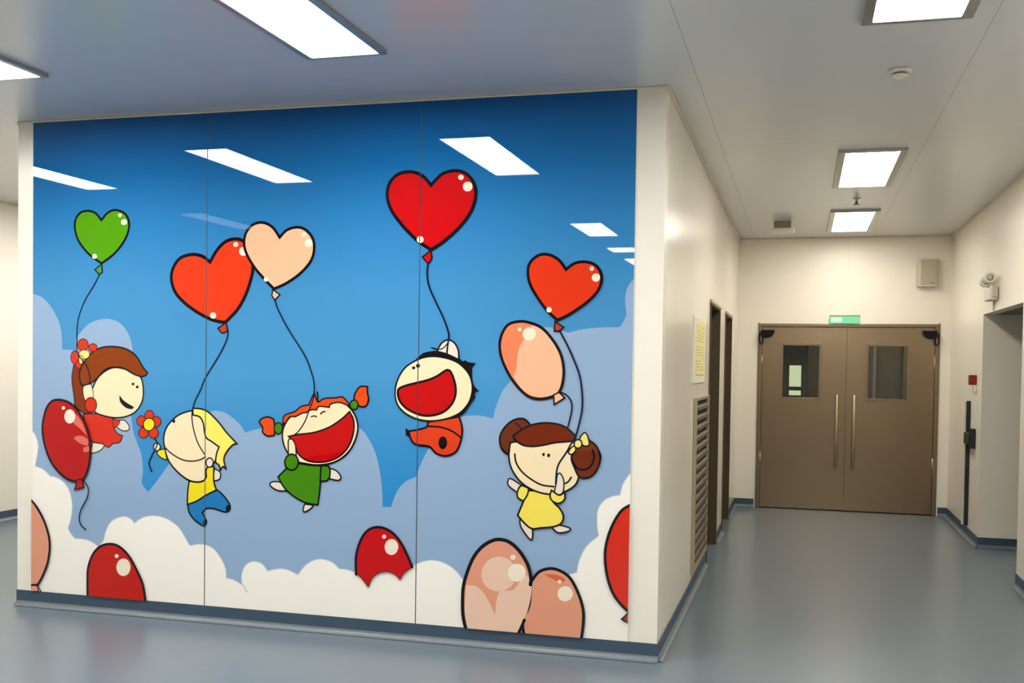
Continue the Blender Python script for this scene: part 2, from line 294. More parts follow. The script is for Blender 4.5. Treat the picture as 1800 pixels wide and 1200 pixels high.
('boy_blonde','trousers','f','jeans',0,[(1159,628,1),(1168,579),(1202,535),(1254,503),(1280,493,1),(1293,525),(1263,577,1),(1289,605),(1341,608),(1427,590),(1457,611,1),(1453,641),(1410,692),(1367,724,1),(1290,689),(1220,647)]),
('boy_blonde','trousers','c','ink',10.4,[(1159,628,1),(1168,579),(1202,535),(1254,503),(1280,493,1),(1293,525),(1263,577,1),(1289,605),(1341,608),(1427,590),(1457,611,1),(1453,641),(1410,692),(1367,724,1),(1290,689),(1220,647)]),
('boy_blonde','trousers','f','ink',0,[(1461,614),(1456,598),(1444,590),(1432,596),(1427,612),(1432,629),(1444,636),(1456,630)]),
('boy_blonde','trousers','f','ink',0,[(1295,517),(1291,501),(1282,494),(1273,500),(1269,516),(1273,532),(1282,540),(1291,533)]),
('boy_blonde','ear','f','skin_pale',0,[(1346,856,1),(1385,835),(1386,797),(1359,782),(1337,783,1)]),
('boy_blonde','ear','c','ink',8.3,[(1346,856,1),(1385,835),(1386,797),(1359,782),(1337,783,1)]),
('boy_blonde','shirt','f','yellow',0,[(1168,767,1),(1159,701),(1157,624,1),(1220,647),(1290,689),(1360,724,1),(1342,780),(1342,868,1),(1290,865,1),(1255,806,1)]),
('boy_blonde','shirt','c','ink',10.4,[(1168,767,1),(1159,701),(1157,624,1),(1220,647),(1290,689),(1360,724,1),(1342,780),(1342,868,1),(1290,865,1),(1255,806,1)]),
('boy_blonde','sleeve','f','yellow',0,[(945,955,1),(993,965,1),(1009,896,1),(967,909),(938,934)]),
('boy_blonde','sleeve','c','ink',6.9,[(945,955,1),(993,965,1),(1009,896,1),(967,909),(938,934)]),
('boy_blonde','','f','skin',0,[(1161,1205),(1082,1175),(1012,1111),(985,1040),(993,971),(1020,895),(1081,828),(1168,775),(1247,769),(1287,796),(1290,854),(1342,887),(1377,987),(1360,1116),(1291,1190),(1222,1210)]),
('boy_blonde','','c','ink',11.0,[(1161,1205),(1082,1175),(1012,1111),(985,1040),(993,971),(1020,895),(1081,828),(1168,775),(1247,769),(1287,796),(1290,854),(1342,887),(1377,987),(1360,1116),(1291,1190),(1222,1210)]),
('boy_blonde','hair','f','yellow_hair',0,[(1192,1225,1),(1257,1221),(1309,1198),(1377,1139),(1429,1081),(1501,1015,1),(1471,1006),(1428,959),(1411,913),(1429,853,1),(1406,871),(1385,843,1),(1381,873),(1353,895,1),(1360,948),(1377,991,1),(1325,1023),(1282,1052),(1265,1135),(1239,1173),(1192,1183,1)]),
('boy_blonde','hair','c','ink',10.4,[(1192,1225,1),(1257,1221),(1309,1198),(1377,1139),(1429,1081),(1501,1015,1),(1471,1006),(1428,959),(1411,913),(1429,853,1),(1406,871),(1385,843,1),(1381,873),(1353,895,1),(1360,948),(1377,991,1),(1325,1023),(1282,1052),(1265,1135),(1239,1173),(1192,1183,1)]),
('boy_blonde','','s','ink',9.0,[(993,975),(1046,935),(1116,903),(1186,895),(1247,907),(1282,926)]),
('boy_blonde','','f','ink',0,[(1067,1142),(1064,1133),(1056,1129),(1048,1133),(1044,1141),(1048,1150),(1056,1154),(1064,1151)]),
('boy_blonde','hand','f','skin_pale',0,[(1338,892),(1330,872),(1312,862),(1294,870),(1286,890),(1294,911),(1312,920),(1330,913)]),
('boy_blonde','hand','c','ink',9.0,[(1338,892),(1330,872),(1312,862),(1294,870),(1286,890),(1294,911),(1312,920),(1330,913)]),
('boy_blonde','hand2','f','skin_pale',0,[(961,976),(953,958),(936,950),(918,956),(911,974),(918,991),(936,999),(953,993)]),
('boy_blonde','hand2','c','ink',8.3,[(961,976),(953,958),(936,950),(918,956),(911,974),(918,991),(936,999),(953,993)]),
('boy_blonde','flower','s','ink',9.0,[(916,1030),(939,1003),(933,976),(909,936),(882,881),(885,850),(900,819)]),
('boy_blonde','flower','f','petal',0,[(914,1171),(904,1146),(880,1135),(856,1144),(847,1168),(857,1193),(881,1204),(905,1194)]),
('boy_blonde','flower','c','maroon',6.9,[(914,1171),(904,1146),(880,1135),(856,1144),(847,1168),(857,1193),(881,1204),(905,1194)]),
('boy_blonde','flower','f','petal',0,[(964,1136),(954,1113),(930,1102),(906,1111),(896,1134),(906,1157),(930,1167),(954,1159)]),
('boy_blonde','flower','c','maroon',6.9,[(964,1136),(954,1113),(930,1102),(906,1111),(896,1134),(906,1157),(930,1167),(954,1159)]),
('boy_blonde','flower','f','petal',0,[(948,1063),(937,1040),(912,1029),(887,1038),(877,1061),(887,1084),(912,1095),(937,1086)]),
('boy_blonde','flower','c','maroon',6.9,[(948,1063),(937,1040),(912,1029),(887,1038),(877,1061),(887,1084),(912,1095),(937,1086)]),
('boy_blonde','flower','f','petal',0,[(874,1063),(863,1039),(838,1029),(813,1037),(802,1060),(813,1084),(838,1094),(864,1086)]),
('boy_blonde','flower','c','maroon',6.9,[(874,1063),(863,1039),(838,1029),(813,1037),(802,1060),(813,1084),(838,1094),(864,1086)]),
('boy_blonde','flower','f','petal',0,[(857,1136),(847,1111),(823,1101),(799,1110),(789,1134),(799,1158),(823,1169),(847,1160)]),
('boy_blonde','flower','c','maroon',6.9,[(857,1136),(847,1111),(823,1101),(799,1110),(789,1134),(799,1158),(823,1169),(847,1160)]),
('boy_blonde','flower','f','yellow',0,[(920,1117),(907,1088),(878,1075),(849,1085),(837,1114),(850,1143),(879,1155),(908,1145)]),
('boy_blonde','flower','c','ink',6.9,[(920,1117),(907,1088),(878,1075),(849,1085),(837,1114),(850,1143),(879,1155),(908,1145)]),
('heart_orange','string','s','navy',8.3,[(1421,1749),(1433,1697),(1421,1644),(1377,1562),(1277,1413),(1245,1341),(1209,1277),(1193,1227),(1185,1180),(1196,1103),(1228,1012),(1280,937)]),
('girl_red','pigtail','f','orange_hair',0,[(1751,1173,1),(1712,1186),(1668,1172),(1655,1149),(1677,1122),(1677,1091),(1711,1069),(1755,1074,1),(1759,1125)]),
('girl_red','pigtail','c','ink',10.4,[(1751,1173,1),(1712,1186),(1668,1172),(1655,1149),(1677,1122),(1677,1091),(1711,1069),(1755,1074,1),(1759,1125)]),
('girl_red','pigtail2','f','orange_hair',0,[(2366,1382,1),(2321,1382),(2292,1351),(2281,1312),(2304,1279),(2321,1264),(2358,1268),(2374,1308),(2366,1345)]),
('girl_red','pigtail2','c','ink',10.4,[(2366,1382,1),(2321,1382),(2292,1351),(2281,1312),(2304,1279),(2321,1264),(2358,1268),(2374,1308),(2366,1345)]),
('girl_red','pigtail','s','ink',10.4,[(1807,1139),(1832,1142)]),
('girl_red','pigtail','f','green_dress',0,[(1810,1119),(1802,1094),(1782,1083),(1763,1093),(1755,1117),(1763,1142),(1783,1153),(1802,1144)]),
('girl_red','pigtail','c','ink',8.3,[(1810,1119),(1802,1094),(1782,1083),(1763,1093),(1755,1117),(1763,1142),(1783,1153),(1802,1144)]),
('girl_red','pigtail2','s','ink',6.9,[(2242,1277),(2267,1278)]),
('girl_red','pigtail2','f','green_dress',0,[(2307,1274),(2300,1253),(2281,1244),(2262,1252),(2254,1272),(2262,1293),(2281,1302),(2300,1294)]),
('girl_red','pigtail2','c','ink',8.3,[(2307,1274),(2300,1253),(2281,1244),(2262,1252),(2254,1272),(2262,1293),(2281,1302),(2300,1294)]),
('girl_red','foot','f','skin_pale',0,[(1840,740,1),(1806,789),(1745,791),(1731,769),(1780,741)]),
('girl_red','foot','c','ink',9.0,[(1840,740,1),(1806,789),(1745,791),(1731,769),(1780,741)]),
('girl_red','foot2','f','skin_pale',0,[(1964,666,1),(2019,661),(1993,633),(1959,619),(1955,638)]),
('girl_red','foot2','c','ink',9.0,[(1964,666,1),(2019,661),(1993,633),(1959,619),(1955,638)]),
('girl_red','hand','f','skin_pale',0,[(2124,890,1),(2170,877),(2200,844),(2187,820),(2129,826,1)]),
('girl_red','hand','c','ink',9.0,[(2124,890,1),(2170,877),(2200,844),(2187,820),(2129,826,1)]),
('girl_red','dress','f','green_dress',0,[(1917,911,1),(1857,889),(1784,823,1),(1831,755),(1900,705),(1976,674),(2052,667,1),(2065,775),(2072,903,1),(2002,903)]),
('girl_red','dress','c','ink',10.4,[(1917,911,1),(1857,889),(1784,823,1),(1831,755),(1900,705),(1976,674),(2052,667,1),(2065,775),(2072,903,1),(2002,903)]),
('girl_red','dress','f','green_dress',0,[(2070,902,1),(2120,901),(2130,855),(2112,816),(2066,810,1)]),
('girl_red','dress','c','ink',10.4,[(2070,902,1),(2120,901),(2130,855),(2112,816),(2066,810,1)]),
('girl_red','','f','skin',0,[(1824,1135),(1811,1073),(1832,996),(1892,929),(1977,910),(2070,908),(2171,934),(2254,999),(2300,1092),(2304,1168),(2271,1236),(2205,1287),(2121,1292),(2003,1258),(1875,1199)]),
('girl_red','','c','ink',10.4,[(1824,1135),(1811,1073),(1832,996),(1892,929),(1977,910),(2070,908),(2171,934),(2254,999),(2300,1092),(2304,1168),(2271,1236),(2205,1287),(2121,1292),(2003,1258),(1875,1199)]),
('girl_red','hair','f','orange_hair',0,[(1814,1150,1),(1824,1197),(1893,1223),(1935,1255),(1986,1265,1),(2003,1304),(2020,1339,1),(2033,1305),(2050,1284,1),(2088,1306),(2163,1312),(2205,1318),(2242,1284),(2254,1262,1),(2188,1285),(2129,1273),(2121,1254,1),(2054,1258),(2037,1236,1),(2003,1237),(1969,1218,1),(1944,1215),(1897,1192,1),(1858,1189),(1832,1155)]),
('girl_red','hair','c','ink',9.0,[(1814,1150,1),(1824,1197),(1893,1223),(1935,1255),(1986,1265,1),(2003,1304),(2020,1339,1),(2033,1305),(2050,1284,1),(2088,1306),(2163,1312),(2205,1318),(2242,1284),(2254,1262,1),(2188,1285),(2129,1273),(2121,1254,1),(2054,1258),(2037,1236,1),(2003,1237),(1969,1218,1),(1944,1215),(1897,1192,1),(1858,1189),(1832,1155)]),
('girl_red','hair','s','ink',10.4,[(2041,1343),(2044,1313),(2041,1286)]),
('girl_red','mouth','f','red',0,[(1854,1071,1),(1918,1085),(2020,1100),(2121,1135),(2204,1188),(2252,1231,1),(2279,1183),(2279,1107),(2246,1021),(2179,957),(2087,926),(1985,929),(1918,969),(1892,1030)]),
('girl_red','mouth','c','ink',11.0,[(1854,1071,1),(1918,1085),(2020,1100),(2121,1135),(2204,1188),(2252,1231,1),(2279,1183),(2279,1107),(2246,1021),(2179,957),(2087,926),(1985,929),(1918,969),(1892,1030)]),
('girl_red','arm','f','skin',0,[(1851,1028),(1854,1051),(1875,1056),(1899,1022),(1905,957,1),(1853,954,1)]),
('girl_red','arm','c','ink',9.0,[(1851,1028),(1854,1051),(1875,1056),(1899,1022),(1905,957,1),(1853,954,1)]),
('girl_red','','s','ink',8.3,[(2003,1194),(2020,1200),(2038,1196)]),
('girl_red','','s','ink',8.3,[(2064,1213),(2077,1225),(2094,1228)]),
('girl_red','dress','f','green_dress',0,[(1920,919),(1907,883),(1875,868),(1842,880),(1829,914),(1843,950),(1875,965),(1907,952)]),
('girl_red','dress','c','ink',10.4,[(1920,919),(1907,883),(1875,868),(1842,880),(1829,914),(1843,950),(1875,965),(1907,952)]),
('heart_peach','string','s','navy',8.3,[(1752,1894),(1779,1829),(1851,1709),(1957,1560),(2002,1458),(2017,1408),(2020,1350),(2013,1295),(1990,1239),(1960,1163),(1918,1103),(1895,1085)]),
('heart_red','','f','red',0,[(2751,2555,1),(2699,2610),(2628,2636),(2548,2626),(2494,2577),(2478,2506),(2503,2423),(2574,2330),(2672,2237),(2756,2183,1),(2831,2228),(2927,2309),(2997,2399),(3024,2488),(3010,2562),(2962,2616),(2893,2634),(2823,2619),(2783,2587)]),
('heart_red','','c','ink',19.3,[(2751,2555,1),(2699,2610),(2628,2636),(2548,2626),(2494,2577),(2478,2506),(2503,2423),(2574,2330),(2672,2237),(2756,2183,1),(2831,2228),(2927,2309),(2997,2399),(3024,2488),(3010,2562),(2962,2616),(2893,2634),(2823,2619),(2783,2587)]),
('heart_red','','f','red',0,[(2754,2179,1),(2703,2142,1),(2741,2105),(2763,2138,1)]),
('heart_red','','c','ink',8.6,[(2754,2179,1),(2703,2142,1),(2741,2105),(2763,2138,1)]),
('heart_red','','f','shine',0,[(2950,2594),(2945,2583),(2934,2579),(2922,2584),(2917,2595),(2922,2606),(2934,2610),(2945,2605)]),
('heart_red','','f','shine',0,[(3004,2540),(2996,2520),(2975,2513),(2954,2521),(2946,2541),(2954,2561),(2975,2568),(2996,2560)]),
('heart_red','','f','shine',0,[(2710,2243),(2703,2229),(2688,2223),(2673,2229),(2667,2243),(2673,2257),(2688,2263),(2703,2257)]),
('boy_black','hair','f','ink',0,[(2667,1532),(2698,1572),(2728,1589),(2805,1599),(2881,1585),(2941,1556),(2956,1541),(2975,1546),(2994,1536),(3040,1531,1),(3016,1504,1),(3019,1437),(3035,1395),(3061,1372,1),(3035,1359),(3040,1338,1),(3016,1302),(2971,1240),(2903,1205),(2789,1187),(2713,1277),(2698,1421)]),
('boy_black','','f','skin_pale',0,[(2805,1603),(2828,1643),(2866,1663),(2904,1648),(2930,1606),(2935,1549,1),(2866,1579),(2805,1595,1)]),
('boy_black','','c','ink',9.7,[(2805,1603),(2828,1643),(2866,1663),(2904,1648),(2930,1606),(2935,1549,1),(2866,1579),(2805,1595,1)]),
('boy_black','','s','ink',6.9,[(2767,1617),(2813,1607),(2843,1618),(2862,1640)]),
('boy_black','trousers','f','orange_suit',0,[(2751,1185,1),(2743,1156),(2697,1140),(2632,1127,1),(2643,1087),(2674,1052),(2759,1042),(2804,1004),(2865,992),(2926,1020),(2956,1093),(2961,1157),(2941,1221,1),(2850,1203)]),
('boy_black','trousers','c','ink',11.7,[(2751,1185,1),(2743,1156),(2697,1140),(2632,1127,1),(2643,1087),(2674,1052),(2759,1042),(2804,1004),(2865,992),(2926,1020),(2956,1093),(2961,1157),(2941,1221,1),(2850,1203)]),
('boy_black','trousers','s','ink',10.4,[(2751,1160),(2835,1156),(2903,1134),(2952,1103)]),
('boy_black','trousers','f','ink',0,[(2612,1145,1),(2639,1129,1),(2642,1089,1),(2612,1104,1)]),
('boy_black','trousers','f','ink',0,[(2871,1068),(2863,1041),(2844,1029),(2825,1040),(2817,1066),(2825,1092),(2844,1104),(2863,1094)]),
('boy_black','','f','skin',0,[(2744,1564),(2667,1539),(2597,1491),(2552,1410),(2544,1330),(2570,1265),(2636,1217),(2728,1192),(2835,1199),(2934,1235),(2994,1294),(3018,1359),(3016,1422),(2990,1479),(2926,1534),(2835,1562)]),
('boy_black','','c','ink',10.4,[(2744,1564),(2667,1539),(2597,1491),(2552,1410),(2544,1330),(2570,1265),(2636,1217),(2728,1192),(2835,1199),(2934,1235),(2994,1294),(3018,1359),(3016,1422),(2990,1479),(2926,1534),(2835,1562)]),
('boy_black','mouth','f','red',0,[(2560,1363),(2597,1389),(2674,1410),(2751,1430),(2805,1453),(2866,1489),(2896,1462),(2919,1384),(2907,1312),(2858,1254),(2789,1226),(2713,1223),(2628,1253),(2574,1302)]),
('boy_black','mouth','c','ink',13.8,[(2560,1363),(2597,1389),(2674,1410),(2751,1430),(2805,1453),(2866,1489),(2896,1462),(2919,1384),(2907,1312),(2858,1254),(2789,1226),(2713,1223),(2628,1253),(2574,1302)]),
('boy_black','','f','ink',0,[(2668,1498),(2665,1491),(2658,1489),(2650,1491),(2647,1498),(2650,1504),(2658,1507),(2665,1505)]),
('boy_black','','f','ink',0,[(2697,1511),(2693,1503),(2685,1499),(2676,1502),(2672,1511),(2676,1519),(2685,1522),(2693,1519)]),
('heart_red','string','s','navy',10.4,[(2739,2103),(2734,2047),(2746,1974),(2785,1891),(2838,1789),(2866,1717),(2873,1684),(2866,1631),(2862,1585)]),
('oval_peach','','f','peach_deep',0,[(3291,1770),(3354,1764),(3429,1733),(3496,1662),(3541,1583),(3558,1495),(3550,1415),(3529,1370),(3496,1350),(3429,1335),(3354,1348),(3278,1415),(3219,1503),(3185,1592),(3185,1673),(3223,1747)]),
('oval_peach','','f','peach',0,[(3329,1675,1),(3299,1626),(3285,1553),(3282,1504),(3266,1459,1),(3320,1384),(3396,1346),(3471,1346),(3529,1382),(3550,1439),(3550,1519),(3529,1598),(3479,1678),(3413,1733),(3371,1749,1)]),
('oval_peach','','c','ink',15.9,[(3291,1770),(3354,1764),(3429,1733),(3496,1662),(3541,1583),(3558,1495),(3550,1415),(3529,1370),(3496,1350),(3429,1335),(3354,1348),(3278,1415),(3219,1503),(3185,1592),(3185,1673),(3223,1747)]),
('oval_peach','','f','peach',0,[(3502,1359,1),(3506,1305,1),(3566,1343,1),(3533,1374,1)]),
('oval_peach','','c','ink',9.0,[(3502,1359,1),(3506,1305,1),(3566,1343,1),(3533,1374,1)]),
('oval_peach','','f','shine',0,[(3309,1725),(3306,1717),(3298,1714),(3289,1717),(3286,1725),(3289,1733),(3298,1736),(3306,1733)]),
('oval_peach','','f','shine',0,[(3393,1700),(3381,1674),(3354,1663),(3327,1673),(3315,1699),(3327,1726),(3354,1737),(3381,1727)]),
('oval_peach','string','s','navy',9.0,[(3542,1374),(3578,1359),(3605,1322),(3608,1274),(3598,1226),(3588,1184),(3579,1164)]),
('heart_scarlet','','f','orange2',0,[(3562,2061,1),(3520,2115),(3462,2145),(3404,2143),(3354,2103),(3341,2047),(3358,1974),(3413,1886),(3463,1826),(3516,1779,1),(3578,1807),(3677,1872),(3742,1936),(3766,1999),(3758,2047),(3725,2087),(3668,2103),(3611,2095)]),
('heart_scarlet','','c','ink',16.6,[(3562,2061,1),(3520,2115),(3462,2145),(3404,2143),(3354,2103),(3341,2047),(3358,1974),(3413,1886),(3463,1826),(3516,1779,1),(3578,1807),(3677,1872),(3742,1936),(3766,1999),(3758,2047),(3725,2087),(3668,2103),(3611,2095)]),
('heart_scarlet','','f','orange_knot',0,[(3504,1770,1),(3500,1718,1),(3529,1717,1),(3554,1739,1)]),
('heart_scarlet','','c','ink',8.6,[(3504,1770,1),(3500,1718,1),(3529,1717,1),(3554,1739,1)]),
('heart_scarlet','','f','shine',0,[(3721,2064),(3718,2056),(3709,2053),(3700,2056),(3697,2064),(3700,2073),(3709,2076),(3718,2073)]),
('heart_scarlet','','f','shine',0,[(3757,2015),(3750,1999),(3733,1992),(3717,1999),(3710,2015),(3717,2031),(3733,2038),(3750,2032)]),
('heart_scarlet','','f','shine',0,[(3484,1837),(3479,1826),(3468,1821),(3457,1826),(3453,1836),(3457,1847),(3468,1852),(3479,1847)]),
('girl_buns','bun','f','brown2',0,[(3369,1186,1),(3336,1217),(3292,1218),(3241,1192),(3200,1141),(3189,1091),(3204,1042),(3245,1015),(3274,1067),(3285,1116),(3311,1131)]),
('girl_buns','bun','c','ink',11.0,[(3369,1186,1),(3336,1217),(3292,1218),(3241,1192),(3200,1141),(3189,1091),(3204,1042),(3245,1015),(3274,1067),(3285,1116),(3311,1131)]),
('girl_buns','bun','s','ink',6.9,[(3285,1194),(3311,1170),(3301,1142),(3267,1123)]),
('girl_buns','arm','f','skin_pale',0,[(3241,861),(3256,877),(3307,850),(3329,834),(3303,797,1),(3248,833)]),
('girl_buns','arm','c','ink',8.3,[(3241,861),(3256,877),(3307,850),(3329,834),(3303,797,1),(3248,833)]),
('girl_buns','foot','f','skin_pale',0,[(3316,654,1),(3322,605),(3376,537),(3391,546),(3391,599,1),(3351,628)]),
('girl_buns','foot','c','ink',9.0,[(3316,654,1),(3322,605),(3376,537),(3391,546),(3391,599,1),(3351,628)]),
('girl_buns','foot2','f','skin_pale',0,[(3503,613,1),(3546,627),(3610,612),(3596,594),(3539,584)]),
('girl_buns','foot2','c','ink',9.0,[(3503,613,1),(3546,627),(3610,612),(3596,594),(3539,584)]),
('girl_buns','dress','f','yellow_dress',0,[(3362,814,1),(3336,753),(3302,670,1),(3343,627),(3387,598),(3438,605),(3517,617),(3560,641),(3569,683),(3546,723),(3510,756),(3488,804),(3416,814)]),
('girl_buns','dress','c','ink',11.0,[(3362,814,1),(3336,753),(3302,670,1),(3343,627),(3387,598),(3438,605),(3517,617),(3560,641),(3569,683),(3546,723),(3510,756),(3488,804),(3416,814)]),
('girl_buns','dress','f','yellow_dress',0,[(3301,811),(3322,840),(3365,826,1),(3358,790),(3335,752,1),(3301,772)]),
('girl_buns','dress','c','ink',9.7,[(3301,811),(3322,840),(3365,826,1),(3358,790),(3335,752,1),(3301,772)]),
('girl_buns','','f','skin',0,[(3252,1080,1),(3245,1002),(3263,932),(3314,864),(3387,819),(3474,799),(3560,811),(3631,853),(3654,903),(3660,972),(3645,1069),(3610,1105,1),(3402,1079),(3278,1088,1)]),
('girl_buns','','c','ink',10.4,[(3252,1080,1),(3245,1002),(3263,932),(3314,864),(3387,819),(3474,799),(3560,811),(3631,853),(3654,903),(3660,972),(3645,1069),(3610,1105,1),(3402,1079),(3278,1088,1)]),
('girl_buns','bun2','f','brown2',0,[(3713,1109,1),(3751,1080),(3776,1019),(3758,949),(3716,905),(3660,903),(3628,957),(3611,1012),(3638,1068),(3674,1097)]),
('girl_buns','bun2','c','ink',11.0,[(3713,1109,1),(3751,1080),(3776,1019),(3758,949),(3716,905),(3660,903),(3628,957),(3611,1012),(3638,1068),(3674,1097)]),
('girl_buns','bun2','s','ink',10.4,[(3617,991),(3645,951),(3688,946),(3723,968),(3741,1018),(3730,1058)]),
('girl_buns','hair','f','brown_dark',0,[(3274,1105,1),(3274,1123),(3322,1160),(3380,1187),(3459,1200),(3538,1193),(3588,1170),(3631,1130),(3626,1106,1),(3588,1099),(3517,1091),(3445,1074),(3380,1065),(3322,1072)]),
('girl_buns','hair','c','ink',11.0,[(3274,1105,1),(3274,1123),(3322,1160),(3380,1187),(3459,1200),(3538,1193),(3588,1170),(3631,1130),(3626,1106,1),(3588,1099),(3517,1091),(3445,1074),(3380,1065),(3322,1072)]),
('girl_buns','bow','f','yellow_pale',0,[(3656,1111,1),(3663,1132),(3684,1153),(3702,1133),(3711,1087),(3688,1077),(3667,1090)]),
('girl_buns','bow','c','ink',8.3,[(3656,1111,1),(3663,1132),(3684,1153),(3702,1133),(3711,1087),(3688,1077),(3667,1090)]),
('girl_buns','bow','f','yellow_pale',0,[(3610,1067),(3628,1075),(3635,1051),(3610,1027),(3592,1040)]),
('girl_buns','bow','c','ink',8.3,[(3610,1067),(3628,1075),(3635,1051),(3610,1027),(3592,1040)]),
('girl_buns','bow','f','yellow_pale',0,[(3670,1089),(3664,1072),(3648,1064),(3631,1070),(3625,1087),(3631,1105),(3648,1112),(3664,1106)]),
('girl_buns','bow','c','ink',8.3,[(3670,1089),(3664,1072),(3648,1064),(3631,1070),(3625,1087),(3631,1105),(3648,1112),(3664,1106)]),
('girl_buns','','f','ink',0,[(3457,1022),(3454,1015),(3449,1012),(3443,1014),(3441,1021),(3443,1028),(3449,1031),(3454,1029)]),
('girl_buns','','f','ink',0,[(3487,1018),(3485,1010),(3479,1007),(3473,1010),(3470,1017),(3473,1025),(3479,1028),(3485,1025)]),
('girl_buns','','s','ink',9.7,[(3280,1018),(3289,969),(3322,921),(3373,882),(3438,850),(3510,843)]),
('girl_buns','','s','ink',9.7,[(3578,864),(3596,876),(3611,899)]),
('girl_buns','arm2','f','skin_pale',0,[(3531,910),(3549,918),(3569,878),(3566,815),(3540,798),(3517,812),(3526,868)]),
('girl_buns','arm2','c','ink',8.3,[(3531,910),(3549,918),(3569,878),(3566,815),(3540,798),(3517,812),(3526,868)]),
('girl_buns','dress','f','yellow_dress',0,[(3499,822,1),(3490,790),(3503,763),(3539,749),(3574,772),(3576,815,1),(3546,796),(3517,809)]),
('girl_buns','dress','c','ink',9.7,[(3499,822,1),(3490,790),(3503,763),(3539,749),(3574,772),(3576,815,1),(3546,796),(3517,809)]),
('heart_scarlet','string','s','navy',10.4,[(3532,1717),(3572,1647),(3611,1568),(3651,1467),(3667,1362),(3667,1282),(3654,1208),(3631,1124),(3608,1088),(3582,1039),(3539,973),(3526,924),(3523,860)]),
('oval_darkred','','f','red_dark',0,[(195,1254),(271,1245),(335,1206),(399,1126),(441,1027),(451,936),(440,845),(413,770),(376,739),(322,734),(247,762),(160,841),(106,949),(85,1068),(108,1180),(146,1236)]),
('oval_darkred','','c','ink',15.9,[(195,1254),(271,1245),(335,1206),(399,1126),(441,1027),(451,936),(440,845),(413,770),(376,739),(322,734),(247,762),(160,841),(106,949),(85,1068),(108,1180),(146,1236)]),
('oval_darkred','','f','streak',0,[(330,1169),(378,1125),(415,1053),(425,1026,1),(377,1070),(319,1114)]),
('oval_darkred','','f','streak',0,[(326,1011),(372,1029),(430,1007),(430,965,1),(372,979)]),
('oval_darkred','','f','streak',0,[(400,952),(436,961),(438,931),(400,925)]),
('oval_darkred','','f','red_dark',0,[(354,747,1),(332,679,1),(402,697,1),(389,746,1)]),
('oval_darkred','','c','ink',8.3,[(354,747,1),(332,679,1),(402,697,1),(389,746,1)]),
('oval_darkred','','f','shine',0,[(258,1203),(254,1195),(245,1192),(235,1195),(232,1202),(236,1210),(245,1214),(254,1211)]),
('oval_darkred','','f','shine',0,[(335,1151),(323,1118),(294,1104),(265,1116),(253,1148),(265,1181),(294,1195),(323,1183)]),
('oval_darkred','string','s','navy',9.0,[(399,741),(434,699),(429,634),(380,549),(369,485),(387,449),(419,426)]),
('oval_edge','','f','peach_bottom',0,[(-27,628,1),(-3,597),(38,557),(93,477),(131,387),(144,305),(130,202),(91,107),(52,44,1),(-31,33,1)]),
('oval_edge','','c','ink',15.9,[(-27,628,1),(-3,597),(38,557),(93,477),(131,387),(144,305),(130,202),(91,107),(52,44,1),(-31,33,1)]),
('oval_edge','','f','peach_bottom',0,[(2,35,1),(-31,-4,1),(57,1,1),(49,41,1)]),
('oval_edge','','c','ink',6.9,[(2,35,1),(-31,-4,1),(57,1,1),(49,41,1)]),
('oval_edge','string','s','maroon',8.3,[(44,34),(66,20),(83,-9)]),
('oval_red','','f','red_bottom',0,[(436,-78,1),(433,87),(437,178),(469,263),(523,321),(597,344),(670,331),(743,273),(805,178),(846,91),(872,-60,1)]),
('oval_red','','c','ink',15.9,[(436,-78,1),(433,87),(437,178),(469,263),(523,321),(597,344),(670,331),(743,273),(805,178),(846,91),(872,-60,1)]),
('oval_red','','f','shine',0,[(666,272),(661,263),(651,258),(641,261),(636,270),(641,279),(651,283),(661,280)]),
('oval_red','','f','shine',0,[(753,206),(738,165),(701,146),(664,160),(649,198),(664,239),(701,258),(738,244)]),
('oval_cloud','','f','red',0,[(2306,273,1),(2306,363),(2323,440),(2359,510),(2408,547),(2465,554),(2529,532),(2585,480),(2632,401),(2664,333,1),(2616,296),(2589,253,1),(2553,284),(2504,295),(2456,284),(2412,251),(2387,196,1),(2343,245)]),
('oval_cloud','','c','maroon',4.8,[(2306,273,1),(2306,363),(2323,440),(2359,510),(2408,547),(2465,554),(2529,532),(2585,480),(2632,401),(2664,333,1),(2616,296),(2589,253,1),(2553,284),(2504,295),(2456,284),(2412,251),(2387,196,1),(2343,245)]),
('oval_cloud','','s','ink',15.9,[(2308,265),(2306,363),(2323,440),(2359,510),(2408,547),(2465,554),(2529,532),(2585,480),(2632,401),(2664,333)]),
('oval_cloud','','f','shine',0,[(2498,502),(2494,493),(2485,489),(2476,492),(2472,500),(2476,509),(2485,513),(2494,510)]),
('oval_cloud','','f','shine',0,[(2576,446),(2563,411),(2533,395),(2502,407),(2489,440),(2502,474),(2533,490),(2563,478)]),
('oval_salmon','','f','peach_bottom',0,[(3386,293,1),(3429,352),(3487,377),(3544,374),(3609,338),(3659,258),(3691,164),(3694,81),(3680,-45,1),(3364,-75,1),(3342,64),(3378,159)]),
('oval_salmon','','c','ink',17.2,[(3386,293,1),(3429,352),(3487,377),(3544,374),(3609,338),(3659,258),(3691,164),(3694,81),(3680,-45,1),(3364,-75,1),(3342,64),(3378,159)]),
('oval_salmon','','f','peach_patch',0,[(3465,344),(3537,346),(3587,322),(3559,305),(3501,326)]),
('oval_salmon','','f','shine',0,[(3565,310),(3561,302),(3554,299),(3546,301),(3543,308),(3546,316),(3554,319),(3561,317)]),
('oval_salmon','','f','shine',0,[(3632,245),(3619,214),(3587,199),(3556,209),(3543,238),(3556,270),(3587,285),(3619,275)]),
('oval_big','','f','peach_bottom',0,[(3009,-7,1),(2986,55),(2979,162),(2987,262),(3032,394),(3084,469),(3144,512),(3195,526),(3254,515),(3313,470),(3364,396),(3387,321),(3392,251),(3378,159),(3353,72),(3306,-38,1),(3020,-63,1)]),
